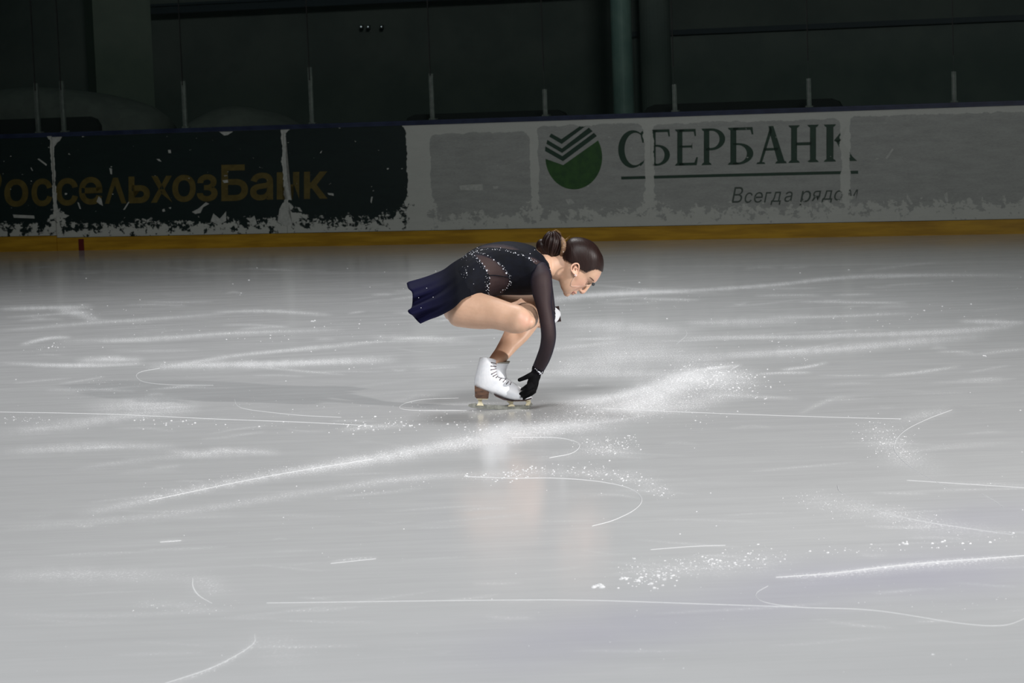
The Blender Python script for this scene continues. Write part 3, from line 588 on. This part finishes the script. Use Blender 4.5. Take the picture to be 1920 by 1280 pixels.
column(1202, 1258, 5.0, M_wall2, 'faint dark grey column just right of the teal pipe column')
column(172, 278, 4.6, M_col2, 'wide dull green column behind the glass on the left', False)
def bench(px0, px1, py0, off, label):
    a, z = behind(px0, py0, off); b, z2 = behind(px1, py0-(px1-px0)*.03, off); z = min(z, z2)+.02
    root = empty('bench', BM @ Vector(((a+b)/2, off, 0)), label=label, cat='bench')
    def pp(nm, *bx_): v, f = box(*bx_); obj(nm, [BM @ Vector(q) for q in v], f, M_black, root)
    # padded rounded backrest
    pf = [(a, z-.10), (a+.04, z-.03), (a+.12, z), (b-.12, z), (b-.04, z-.03), (b, z-.10), (b, z-.26), (a, z-.26)]
    V, F = merge([fixn([BM @ Vector((x, off+o_, zz)) for o_ in (0, .08) for x, zz in pf], [tuple(range(8)), tuple(range(8, 16))[::-1]]+[(i, i+8, (i+1) % 8+8, (i+1) % 8) for i in range(8)])]); obj('backrest', V, F, M_black, root)
    pp('seat', a, b, off-.42, off, .42, .48)
    for k in range(4):
        x = a+.1+(b-a-.2)*k/3; pp('leg', x-.025, x+.025, off-.38, off-.33, 0, .42); pp('leg', x-.025, x+.025, off+.01, off+.06, 0, z-.05)
bench(757, 1064, 218, 1.0, 'long black bench behind the glass left of the teal column')
bench(1205, 1580, 199, 1.0, 'long black bench behind the glass above the green lettering')
bench(-70, 184, 229, 1.0, 'black bench behind the glass at the far left')
def mound(px0, px1, pyt, off, label, m):
    a = behind(px0, 240, off)[0]; b, zt = behind(px1, pyt, off)[0], behind((px0+px1)/2, pyt, off)[1]
    R = []
    for t in np.linspace(0, 1, 26):
        h = zt*(.80+.20*math.sin(math.pi*t)**.8) if 0 < t < 1 else zt*.78; x = a+(b-a)*t; rr_ = [(x, off-.45, 0), (x, off-.43, h*.7)]
        for q in np.linspace(0, math.pi, 9): rr_.append((x, off-.4*math.cos(q), h*(.86+.14*math.sin(q))+.012*math.sin(9*t+3*q)))
        rr_ += [(x, off+.43, h*.7), (x, off+.45, 0)]; R.append([BM @ Vector(q) for q in rr_])
    V, F = fixn(*rings(R)); o = obj('covered_pile', V, F, m, None, True); return tag(o, label, 'cover')
mound(330, 565, 199, 1.6, 'rounded grey cover over a pile behind the dark board', M_tarp)
mound(-160, 300, 163, 1.9, 'low pale grey cover behind the two leftmost posts', M_tarp)
for k, (x, r) in enumerate([(677, .009), (690, .008), (715, .007)]):
    s, z = behind(x, 50, 5.8); c = BM @ Vector((s, 5.8, z)); m_ = mat('lamp', (1, 1, 1), .3); m_.node_tree.nodes['Principled BSDF'].inputs['Emission Color'].default_value = (.8, .9, 1, 1); m_.node_tree.nodes['Principled BSDF'].inputs['Emission Strength'].default_value = .35
    root = empty('wall_lamp', c, label='tiny pinpoint lamp on the dark back wall, '+['leftmost of three', 'middle of three', 'rightmost of three'][k], cat='lamp', group='pinpoint lamps on the back wall')
    V, F = sphere(c, r); obj('bulb', V, F, m_, root, True); v, f = box(c[0]-.02, c[0]+.02, c[1]+.01, c[1]+.3, c[2]-.02, c[2]+.02); obj('bracket', v, f, M_black, root)

# ------------------------------------------------------------------ the skater
person = empty('person', (0, SKY, 0), label='crouching figure skater in a dark navy dress, black glove and white skates', cat='person')
# x1,y1 upper edge, x2,y2 lower edge, centre depth, half depth
TORSO = [(838,528,829,572,.0,.10), (846,512,836,598,.0,.14), (857,494,860,604,.0,.162), (873,478,886,582,.0,.165), (893,465,910,562,0,.145), (916,457.5,934,553,0,.125), (944,453.5,957,552,0,.125),
         (970,454.5,984,552,0,.14), (992,459.5,1006,550,0,.155), (1006,466,1022,540,0,.13), (1016,474,1030,524,0,.075)]
THIGH_N = [(858,540,836,590,-.06,.075), (868,541,848,609,-.08,.085), (885,545,873,614.5,-.10,.085), (910,551,900,617,-.13,.08), (935,559,924,616.5,-.165,.074), (957,567,946,621,-.195,.066), (978,573.5,962,625,-.225,.060), (991,583,979,623.5,-.235,.052), (998,593,990,617,-.235,.036)]
THIGH_F = [(870,535,865,600,.08,.085), (905,541,898,600,.10,.085), (940,546,940,604,.12,.08), (972,549,972,606,.14,.07), (998,553,995,612,.15,.06), (1013,564,1008,614,.15,.05)]
SHIN_F = [(957,596,1018,580,.14,.05), (950,608,1017,598,.13,.054), (945,622,1005,617,.11,.056), (937,638.5,990,636,.08,.054), (928,655,971,654,.05,.046), (919,668,958.5,667,.02,.038), (912,682,943,684,.0,.034), (905,700,930,702,0,.032)]
ARM = [(1001,500,1023,496,-.115,.045), (996,517,1031,508,-.150,.055), (995,532,1034.5,524,-.165,.055), (998.5,550,1035.5,543,-.175,.05), (1005,572,1034.5,567,-.185,.046), (1010.5,593,1037.5,588,-.195,.042), (1014,614,1041,610,-.205,.041), (1015,632,1042,631,-.20,.040),
       (1012.5,650,1038.5,652,-.175,.039), (1006.5,668,1031,674,-.14,.034), (1001,682,1022.5,690,-.11,.028), (998,690,1015.5,701,-.095,.022)]
SHIN_N = tube([K(982,602,-.22), K(988,594,-.08), K(984,588,.06), K(975,587,.16)], [.046, .055, .052, .036], 20, ref=(0, 0, 1))
ARMF = [K(1012,505,.12), K(1018,540,.18), K(1026,590,.25), K(1023,588,.18), K(1019,578,.06)]
NECK = [(1004,470,1018,520,0,.09), (1014,475,1030,521,0,.062), (1028,478,1040,524,0,.052), (1042,478,1050,527,0,.05), (1056,474,1062,526,0,.055)]
HU = np.array([.88, .47]); HF = np.array([.47, -.88])
def hp(U, F_, side):                             # head coordinates (pixels of head scale) to the world; side in metres, minus = near camera
    d = U*HU+F_*HF; return K(1077+d[0], 505-d[1], side)
HEAD = [(-38.5,30,18,9), (-35.5,34.5,6,17), (-30,36.8,-5,22), (-25,37.6,-9,24.5), (-21.5,37.6,-12,26), (-14,38.8,-22,28.5), (-6,38.2,-33,30.5), (3,38,-43,31.5), (11,36.8,-49,32), (16,38.6,-51,32), (22,40.4,-51.5,32), (30,37.5,-49,31.5), (40,31,-43,29.5), (48,22,-35,25.5), (54,12,-26,19), (57.5,2,-15,10)]
def head_rings(infl=0.0, n=40):
    Q = cr(HEAD, 4); R = []
    for U, f0, f1, hw in Q:
        f0 += infl; f1 -= infl; hw += infl; c = (f0+f1)/2; a = (f0-f1)/2; ring = []
        jaw = max(0, min(1, (-10-U)/25))
        for t in np.linspace(0, 2*math.pi, n, endpoint=False):
            ct, st = math.cos(t), math.sin(t); F_ = c+a*abs(ct)**.9*np.sign(ct); s = hw*abs(st)**.92*np.sign(st)
            s *= 1-.18*max(0, ct)**2                        # face narrower than the back
            if U < 17 and infl == 0:                         # eye sockets
                e = math.exp(-((U-10)/4.5)**2-((abs(s)-12)/6)**2)*max(0, ct); F_ -= 3.6*e
                e = math.exp(-((U-0)/7)**2-((abs(s)-17)/7)**2)*max(0, ct); F_ += 1.8*e   # cheekbone
            ring.append(hp(U, F_, s/411*(-1)))
        R.append(ring)
    return fixn(*rings(R))
nose = tube([hp(15, 37, 0), hp(8, 40, 0), hp(1, 43.2, 0), hp(-5.5, 44.6, 0), hp(-8.5, 43.2, 0)], [.008, .0082, .0085, .0098, .009], 12)
alae = [sphere(hp(-8.5, 40.5, s), .0085, 8, 6) for s in (-.011, .011)]
lips_b = [tube([hp(-19.5, 36.5, -.022), hp(-18.6, 39.6, -.010), hp(-18.2, 40.6, 0), hp(-18.6, 39.6, .010), hp(-19.5, 36.5, .022)], [.003, .0055, .006, .0055, .003], 8),
          tube([hp(-22.5, 36, -.020), hp(-23.6, 38.4, -.009), hp(-24, 39.2, 0), hp(-23.6, 38.4, .009), hp(-22.5, 36, .020)], [.003, .0055, .0065, .0055, .003], 8)]
chin = [sphere(hp(-33, 32.5, 0), .017, 10, 8), sphere(hp(19, 37.6, -.02), .008, 8, 6, (1, 1, 1)), sphere(hp(19, 37.6, .02), .008, 8, 6)]
handF = [tube([K(1020,578,.06), K(1024,583,.10)], [.028, .028], 10)]
bodyparts = [pair_loft(TORSO, 32, 4, -.004), pair_loft(THIGH_N, 28), pair_loft(THIGH_F, 28), pair_loft(SHIN_F, 28), pair_loft(ARM, 24, 5, -.0035), SHIN_N,
             tube(ARMF, [.045, .042, .036, .032, .024], 16), pair_loft(NECK, 28, 4), head_rings(), nose]+alae+lips_b+chin+handF
bme = remesh(bodyparts, .0032, 7, .5)
body = objm('body', bme, M_skin, person, True)
T_body = bvh(bme)

# dress: bodice from the torso, cut along its own edges
dme = remesh([pair_loft(TORSO, 32, 4, .003)], .0035, 4)
dV, dF = mesh_arrays(dme); cen = np.array([dV[list(f)].mean(0) for f in dF]); dp = proj(cen)
keep = inpoly(dp, [(848,470),(900,440),(1000,440),(1005,467),(1019,479),(1029,494),(1034,512),(1037,530),(1037,566),(960,566),(930,560),(915,559),(882,553),(866,562),(850,560),(844,540),(842,515)])
leaf = [(889,476),(905,477.5),(923,484),(936,494),(944,503),(951,514),(955,526),(953.5,537),(947,546),(938,556),(917,558),(917,540),(918,528),(917,515),(911,505),(904,494),(897,484)]
cres = [(893,466),(905,460),(925,457.5),(945,458),(962,462),(975,468),(960,468),(940,464.5),(915,463.5)]
cresn = [(992,480),(1002,483),(1014,490),(1022,497),(1026,506),(1012,500),(1000,492)]
near = np.array(cen[:, 1] < SKY+.02)
sh = (inpoly(dp, leaf) | inpoly(dp, cres) | inpoly(dp, cresn))
for nm, kk, m in (('bodice', keep & ~sh, M_navy), ('sheer_panel', keep & sh, M_sheer2)):
    V, F = subset(dV, dF, kk); o = obj(nm, V, F, m, person, True)
    if nm == 'sheer_panel': o['label'] = 'brown sheer mesh inset'
T_dress = bvh(dme)
band_ = [stick(T_dress, x, y, .001) for x, y in [(917,516.5),(926,516),(936,517),(945,518.5),(954,520)]]
V, F = tube(band_, [.0025]*5, 6); obj('waist_band', V, F, M_navy, person)
# sleeves
V, F = pair_loft(ARM, 28, 6, .0015, True); near_sl = obj('sleeve', V, F, M_sheer, person, True); near_sl['label'] = 'sheer dark mesh sleeve'
V, F = tube(ARMF, [.049, .046, .040, .035, .027], 16); o = obj('sleeve', V, F, M_sheer, person, True); o['label'] = 'sheer dark mesh sleeve'
# skirt
top = cr([(868,479),(855,486.5),(845,493),(830,504),(812,512),(790,520),(762,528)], 6)
bot = cr([(884,554),(868,561),(852,576),(838,585),(822,593),(805,599),(788,606.5)], 6)
hem = [(762,528),(763,533),(765,540),(772,547),(773.5,556),(773,568),(771,577),(764.5,582),(767,587),(773.5,591.5),(780,599),(788,606.5)]
hemc = cr(hem, 4); hl = np.r_[0, np.cumsum(np.linalg.norm(np.diff(hemc, axis=0), axis=1))]; hl /= hl[-1]
def skirt_pt(s, t, side):
    i = s*(len(top)-1); a = int(min(i, len(top)-2)); f_ = i-a
    p0 = top[a]*(1-f_)+top[a+1]*f_; p1 = bot[a]*(1-f_)+bot[a+1]*f_
    p = p0*(1-t)+p1*t
    h = np.array([np.interp(t, hl, hemc[:, 0]), np.interp(t, hl, hemc[:, 1])]); e0 = top[-1]*(1-t)+bot[-1]*t
    p = p+(h-e0)*s**3
    w = .172*math.sin(min(1, t*1.35)*math.pi/2)**.8*(1-.25*s)*(.955+.045*min(1, s*5))+.03*t*min(1, s*4)
    rip = s*s*(.022*math.sin(t*15+1)+.012*math.sin(t*31))
    if side > 0: p = p+(np.array([876, 520])-p)*.05*(1-s*.2)
    return K(p[0], p[1], (-(w)+rip if side < 0 else w*.9+rip))
ns, nt = 34, 40; R = []
for i in range(ns+1):
    s = i/ns; R.append([skirt_pt(s, 1-j/nt, -1) for j in range(nt)]+[skirt_pt(s, j/nt, 1) for j in range(nt+1)])
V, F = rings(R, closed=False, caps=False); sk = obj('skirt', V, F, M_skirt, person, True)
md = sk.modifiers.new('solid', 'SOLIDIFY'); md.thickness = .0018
# rhinestones
Z9 = lambda x, y: (855+x/10.105, 445+y/10.105)
gem = [(350,345,1),(400,393,1.2),(450,435,1.2),(448,458,.8),(498,492,1.4),(540,548,1.4),(580,628,1.9),(425,290,.8),(515,310,1),(602,345,1.2),(715,425,1.6),(795,480,1.2),(812,502,1.2),(880,538,1.2),(893,597,1.4),(953,678,2.1),
 (403,198,1),(470,240,1),(495,232,1.1),(690,230,1),(742,232,1.1),(825,238,.9),(843,200,1),(940,252,.7),(978,260,1.2),(1038,280,1),(1090,295,1.2),(1125,292,1.5),(1175,333,1.2),(1270,340,1.6),(1385,393,2),(1418,432,1.4),(1475,460,1),(1595,502,1.1),(1620,518,.8),(1668,545,1.2),(1403,308,1.1),
 (637,772,1.3),(637,877,1.3),(592,922,1.6),(617,952,1.2),(600,985,.9),(622,1003,.9),(570,1005,.8),(610,1050,.9),(625,1075,.8),(1020,835,1.4),(1005,880,.9),(985,915,1.1),(960,957,1.1),(885,995,1.4),(845,1035,1.1),
 (200,673,1.5),(222,550,.9),(335,602,.8),(210,712,.7),(333,880,.7),(1785,602,1.1),(1070,70,.8),(1305,92,.9),(1490,238,.9),(195,340,.9),(262,312,1),(300,330,1),(340,283,1.1),(405,258,1),(138,385,.9),(100,390,.7),(550,845,.7),(305,318,.8),(380,270,.9),(430,215,.7)]
def near_line(pts, n, jit, s):
    out = []
    for _ in range(n):
        i = random.randrange(len(pts)-1); t_ = random.random(); x = pts[i][0]*(1-t_)+pts[i+1][0]*t_; y = pts[i][1]*(1-t_)+pts[i+1][1]*t_; out.append((x+random.gauss(0, jit), y+random.gauss(0, jit), s*(.6+.6*random.random())))
    return out
gem += near_line([(300,320),(400,410),(500,520),(590,640),(600,760),(590,900),(600,1060)], 45, 22, .55)+near_line([(420,280),(600,330),(800,460),(900,560),(990,700),(1050,800),(1010,930),(860,1030)], 45, 14, .55)
gem += near_line([(300,300),(450,215),(650,215),(900,240),(1100,280),(1300,350),(1500,460),(1700,560)], 45, 14, .5)+near_line([(100,380),(200,340),(350,260)], 20, 18, .6)+near_line([(130,500),(200,650),(150,800)], 14, 35, .45)
gp = []
for x, y, s in gem:
    X, Y = Z9(x, y); p = stick(T_dress, X, Y, .0012)
    if p is not None: gp.append(sphere(p, .0021*s, 6, 4))
for x, y in [(789.5,577),(812,557),(800,540),(785,558)]: gp.append(sphere(K(x, y, -.19), .0018, 6, 4))
V, F = merge(gp); tag(obj('rhinestones', V, F, M_gem, person), kind='stuff')

# glove with five fingers
PALM = [(998.5,691,1014.5,702,-.092,.020), (994,700,1013.5,708,-.090,.022), (991,709,1011,714,-.088,.021), (988,717,1009.5,722,-.086,.020), (988,723,1006.5,731,-.084,.018), (990,730,1003,736,-.082,.015)]
fing = [tube([K(996,719,-.100), K(988,723.5,-.098), K(982.5,727.5,-.078), K(978.5,729.5,-.058)], [.0095, .0088, .008, .0068], 10),
        tube([K(998,725,-.104), K(989,730,-.104), K(981.5,734.5,-.086), K(975.8,738,-.062)], [.0095, .0092, .0082, .007], 10),
        tube([K(999,731,-.098), K(990.5,736,-.100), K(983,739.5,-.084), K(978.5,742.2,-.060)], [.0088, .0086, .0078, .0066], 10),
        tube([K(1002,734,-.084), K(994,740,-.086), K(986.5,743.5,-.074), K(982,747.0,-.056)], [.0090, .0084, .0074, .0064], 10),
        tube([K(1003,700,-.094), K(993,704,-.100), K(983,708.5,-.092), K(974,712,-.080)], [.0150, .0125, .0105, .0088], 12)]
gm = remesh([pair_loft(PALM, 20, 4)]+fing, .0022, 3); glove = objm('glove', gm, M_glove, person, True)
cuff = pair_loft([(999,686.5,1019,696,-.102,.025), (998,691,1016.5,701,-.096,.024)], 20, 3, .002, False); obj('glove_cuff', *cuff, M_glove, person, True)
T_gl = BVHTree.FromPolygons([Vector(v) for v in cuff[0]], cuff[1]); gp = []
for x, y, s in [(1003.5,691,1), (1007,694.5,.9), (1009.5,696.5,1.5), (1011.5,697.5,1.9), (1013,699,1.3), (1014,700.5,1.2), (1012,701,1.1), (1016,698.5,1.0), (1017,697,.9), (1006,692.5,.7), (1015.5,701,.9)]:
    p = stick(T_gl, x, y, .001)
    if p is None: p = K(x, y, -.118)
    gp.append(sphere(p, .0021*s, 6, 4))
V, F = merge(gp); o = tag(obj('bracelet', V, F, M_gem, person), kind='stuff')
# far hand in a glove, holding the free boot
hf = [tube([K(1020,577,.07), K(1024,584,.115)], [.026, .024], 12)]+[tube([K(1019+i*2.2,585,.115-.012*i), K(1023+i*2.2,592,.12-.012*i), K(1021+i*2.2,598,.11-.012*i)], [.009, .008, .007], 8) for i in range(4)]+[tube([K(1018,583,.08), K(1013,588,.07), K(1012,594,.08)], [.010, .009, .007], 8)]
objm('glove', remesh(hf, .003, 2), M_glove, person, True)

# head: hair, bun, ear, face
hV, hF = head_rings(2.3, 64)
hV = np.array(hV); hc = np.array([hV[list(f)].mean(0) for f in hF]); q = proj(hc)-np.array([1077, 505]); q[:, 1] *= -1
Uc = q@HU; Fc = q@HF
hline = np.interp(Uc, [-16, -11, -6.5, 1, 7, 9.5, 17, 26, 34, 40, 44, 47, 52], [-38, -32, -24, -13, -8, 4, 15, 16, 17, 21, 28, 60, 90])
# the silhouette rings need denser faces for a clean hairline
def dense_cap(infl):
    Q = cr(HEAD, 12); R = []
    for U, f0, f1, hw in Q:
        f0 += infl*.6; f1 -= infl; hw += infl; c = (f0+f1)/2; a = (f0-f1)/2
        R.append([(U, c+a*abs(math.cos(t))**.9*np.sign(math.cos(t)), hw*abs(math.sin(t))**.92*np.sign(math.sin(t))*(1-.18*max(0, math.cos(t))**2)) for t in np.linspace(0, 2*math.pi, 180, endpoint=False)])
    V, F = rings(R, True, False); V = np.array(V); F.append(tuple(range(len(V)-180, len(V))))
    return V, F
cV, cF = dense_cap(2.4); cc = np.array([cV[list(f)].mean(0) for f in cF])
hl_ = np.interp(cc[:, 0], [-16, -11, -6.5, 1, 7, 9.5, 17, 26, 34, 40, 44, 47, 52], [-38, -32, -24, -13, -8, 4, 15, 16, 17, 21, 28, 60, 90])
hl_ = hl_+1.0*np.sin(cc[:, 0]*2.3)
V, F = subset([hp(U+.0, F_, -s/411) for U, F_, s in cV], cF, (cc[:, 1] < hl_) & (cc[:, 0] > -16))
hair = obj('hair', V, F, M_hair, person, True)
md = hair.modifiers.new('solid', 'SOLIDIFY'); md.thickness = .003; md.offset = -1
# bun: core and coiled strands
bc = K(1036, 457, -.005); parts = [sphere(bc, .046, 16, 12, (.95, 1, 1.12)), sphere(K(1016, 461, .005), .030, 14, 10, (.9, .95, 1.1)), sphere(K(1024, 473, .0), .030, 12, 9)]
bun = objm('hair_bun', remesh(parts, .003, 6), M_hair, person, True); tagged = []
for k in range(13):
    a0 = k*.48; pts = []
    for j in range(12):
        t_ = j/11; ph = -1.5+3.0*t_; rad = .0448+.0015*math.sin(k*2.3)
        yaw = a0+t_*.9
        x = rad*math.cos(ph)*math.cos(yaw)*.95; y = rad*math.cos(ph)*math.sin(yaw); z = rad*math.sin(ph)*1.14
        pts.append(bc+np.array([x, y, z]))
    V, F = tube(pts, [.004]+[.0062+.0018*(k % 3 == 0)]*10+[.004], 8, 2); obj('hair_strand', V, F, M_hair, bun, True)
V, F = tube([K(1052,446,0), K(1056,452,-.035), K(1057,462,-.048), K(1055,472,-.040), K(1052,480,-.01)], [.008, .011, .012, .011, .008], 10); hair_tie = obj('hair_tie', V, F, M_scr, person, True)
V, F = tube([K(1052,446,0), K(1056,452,.035), K(1057,462,.048), K(1055,472,.040), K(1052,480,.01)], [.008, .011, .012, .011, .008], 10); obj('hair_tie', V, F, M_scr, person, True)
fly = [[(1054,457),(1060,449),(1069,442)], [(1052,455),(1058,450),(1066,447)], [(1045,434),(1049,436),(1053,442)], [(1034,434),(1044,431),(1052,437)]]
for f_ in fly: V, F = tube([K(x, y, -.01) for x, y in f_], [.0012, .0009, .0004], 5); obj('stray_hair', V, F, M_scr, person)
V, F = sphere(K(1056.2, 471.5, -.052), .003, 6, 5); obj('hairpin', V, F, M_gem, person)
# ear
def E_(x, y, d): return K(x, y, -.079+d)
ear = [tube([E_(1083,511,.0), E_(1085.5,503,-.010), E_(1084.5,495.5,-.014), E_(1079,493.8,-.016), E_(1073,497,-.018), E_(1070.6,503,-.018), E_(1073,509,-.015), E_(1077.5,514,-.010), E_(1080,517,-.006), E_(1083,514,-.002)], [.003, .0035, .0038, .004, .004, .004, .004, .005, .0055, .003], 8, 4),
       tube([E_(1074.5,504,-.008), E_(1078,501,-.010), E_(1082,503,-.008)], [.003, .0035, .003], 8), tube([E_(1075,508,-.006), E_(1080,513,-.006)], [.008, .007], 10), tube([E_(1079,498,.002), E_(1079,510,.002)], [.014, .012], 12, flat=.7)]
em = remesh(ear, .0016, 3); o = objm('ear', em, M_ear, person, True)
V, F = sphere(E_(1078.5, 506, -.0065), .0042, 8, 6, (.8, .6, 1.2)); obj('ear_canal', V, F, M_heel, o)
V, F = merge([sphere(E_(1079+dx, 514.5+dy_, -.017), .0022*s, 6, 5) for dx, dy_, s in [(0, 0, 1), (1.5, 1.2, .9), (-1, 1.8, 1), (.8, 3, .8)]]); obj('earring', V, F, M_gem, person)
# face marks laid on the skin
def stroke_on(name, pts, rads, m, out=.0008, tree=T_body, n=6):
    P = [stick(tree, x, y, out) for x, y in pts]; P = [p for p in P if p is not None]
    if len(P) >= 2: V, F = tube(P, rads[:len(P)], n, 3); return obj(name, V, F, m, person, True)
stroke_on('eyebrow', [(1106,519.5),(1109.5,522),(1113,526),(1115,530)], [.0014, .0022, .0020, .001], M_brow, 0)
stroke_on('eyelashes', [(1097.5,533),(1100.5,531.8),(1104,531.5),(1107,532)], [.001, .0018, .0018, .001], M_lash)
stroke_on('eyelid', [(1098.5,530),(1102,528.5),(1106,529)], [.001, .0016, .0012], M_brow, -.0006)
stroke_on('nostril', [(1088.5,546.5),(1090,549)], [.0018, .0015], M_heel, -.0002)
stroke_on('lips', [(1072.5,550.2),(1074.5,547.8),(1076.5,547.2),(1079,550)], [.0012, .0026, .0026, .0016], M_lip, -.0006)
stroke_on('mouth_line', [(1075.5,546.8),(1077.5,549.5)], [.0009, .001], M_heel, .0006)
# headset microphone
bp = [stick(T_body, x, y, .002) for x, y in [(1078,518),(1072,528),(1071,535.5),(1080,536.3),(1090,536.2)]]; bp = [p for p in bp if p is not None]
V, F = tube(bp+[K(1100,535.5,-.07), K(1108,533.5,-.045)], [.0011]*(len(bp)+2), 6); boom = obj('microphone_boom', V, F, M_boom, person, True)
V, F = sphere(K(1112.3, 532.5, -.04), .0078, 12, 9); obj('foam_windscreen', V, F, M_mic, boom, True)

# ice skate: built once, copied for the free foot
BOOT = [(899,671,934,674.5,0,.041), (896.5,682,938.5,686,0,.043), (892.5,697,942,697,0,.043), (889.5,712,950.5,708,0,.040), (890.5,724,959,714,0,.036), (901,731,967,719.5,0,.036), (916,736,974.5,725,0,.037), (931,741.5,981.5,729.5,0,.040),
        (946,747.5,987,733.5,0,.043), (959,750,991.5,737.5,0,.043), (973,750.3,995.5,741,0,.038), (988,749.5,997,744.5,0,.022)]
bm_me = remesh([pair_loft(BOOT, 32, 5, 0, True)], .0025, 3)
# open the top: cut everything above the collar line
bV, bF = mesh_arrays(bm_me); bcn = proj(np.array([bV[list(f)].mean(0) for f in bF])); col_y = np.interp(bcn[:, 0], [890, 900, 912, 922, 930, 936], [672, 670.5, 670.5, 671.5, 674.5, 680])
V, F = subset(bV, bF, bcn[:, 1] > col_y); boot = obj('skate_boot', V, F, M_boot, person, True); boot['label'] = 'white leather skate boot on the supporting foot'
md = boot.modifiers.new('solid', 'SOLIDIFY'); md.thickness = .005; md.offset = -1
T_boot = bvh(bm_me)
def sub(name, v, f, m, smooth=False): return obj(name, v, f, m, boot, smooth)
V, F = prism([(926,739.3),(930,741),(945,747.5),(960,750.3),(985,749.5),(997,745),(997,747.4),(986,751.6),(960,752.2),(944,749.6),(929,742.8)], -.036, .036); sub('sole', V, F, M_sole)
V, F = prism([(889.8,723),(917,735),(915.5,747),(893,746.5),(890.5,743.5)], -.030, .030); sub('heel', V, F, M_heel)
V, F = prism([(894,746.5),(914.5,747),(914.5,748.6),(894,748.2)], -.026, .026); sub('mounting_plate', V, F, M_brass)
V, F = prism([(950,751.5),(995,750),(995,751.6),(950,753.3)], -.026, .026); sub('mounting_plate', V, F, M_brass)
V, F = prism([(895.5,748),(904.5,748),(903.2,752),(905.5,757),(907,760.5),(893,760),(895.5,757),(897.2,752)], -.006, .006); sub('stanchion', V, F, M_brass)
V, F = prism([(951.5,752.5),(963.5,752.5),(961.5,756),(965.5,761.5),(952,762),(955,757)], -.006, .006); sub('stanchion', V, F, M_brass)
V, F = prism([(984,751.5),(993.5,751),(995.5,753.5),(992,760),(985,760),(987.5,755)], -.006, .006); sub('stanchion', V, F, M_brass)
V, F = prism([(877,761),(879,757.5),(884,756.2),(893,755.5),(896,758),(906,757.5),(912,758.8),(945,759.8),(953,758.5),(966,758.8),(985,758.5),(990,755),(994,752.5),(998,756.5),(998.5,759),(996,760.5),(996.5,762),(993.5,762.5),(993,764.5),(988,766.2),(960,767.4),(935,767.6),(905,766.4),(884,764)], -.0022, .0022); sub('blade', V, F, M_steel)
# tongue, standing forward of the collar
tg = pair_loft([(923,703,951,709,0,.038), (922.5,692,949,698,0,.040), (924,684,951,688,0,.0405), (926,679.5,955,680,0,.041)], 20, 4, 0, False); sub('tongue', *tg, M_boot, True)
V, F = pair_loft([(928,679.5,955.5,679.5,0,.0412), (929,678.5,956.5,677,0,.0412)], 20, 3, 0, False); sub('padded_lining', V, F, noisy('lining', (.30, .29, .25), (.38, .37, .33), 40, .9), True)
for (x, y, x2, y2) in [(921.5,679.5,931,681.5), (921,686,932,687), (921,693,931.5,691), (922,701,933,695), (925,705,935.5,699), (930.5,707.5,938,700.5), (937,712,943,706.5), (943.5,715.5,948.5,710), (949.5,719.5,953.5,715), (956.5,720.5,958.5,716.5)]:
    a = stick(T_boot, x, y, .001); b = stick(T_boot, x2, y2, .001)
    if a is not None and b is not None:
        m_ = stick(T_boot, (x+x2)/2, (y+y2)/2, .0015); V, F = tube([a, m_ if m_ is not None else (a+b)/2, b], [.0017]*3, 6); sub('lace', V, F, M_lace)
        V, F = sphere(a, .0026, 7, 5); sub('eyelet', V, F, M_hook)
kids = list(boot.children)
# free boot, carried behind the hand side: toe up, sole turned away
def fr3(p, U_, F_): U_ = U_/np.linalg.norm(U_); F_ = F_-U_*(F_@U_); F_ /= np.linalg.norm(F_); return np.stack([F_, np.cross(U_, F_), U_], 1)
src0 = K(996, 743, 0); R0 = fr3(src0, K(905, 690, 0)-K(905, 740, 0), K(980, 755, 0)-K(905, 755, 0))
dst0 = K(1049, 588, .27); R1 = fr3(dst0, np.array([-.05, -.99, .1]), np.array([.95, -.05, .12]))
Rt = R1@R0.T; Mt = Matrix.Identity(4)
for i in range(3):
    for j in range(3): Mt[i][j] = Rt[i, j]
tv = dst0-Rt@src0; Mt[0][3], Mt[1][3], Mt[2][3] = tv
fb = boot.copy(); COL.objects.link(fb); fb.matrix_basis = Mt; fb['label'] = 'white skate boot of the free leg, mostly hidden behind the arm'
for c_ in kids:
    d_ = c_.copy(); COL.objects.link(d_); d_.parent = fb
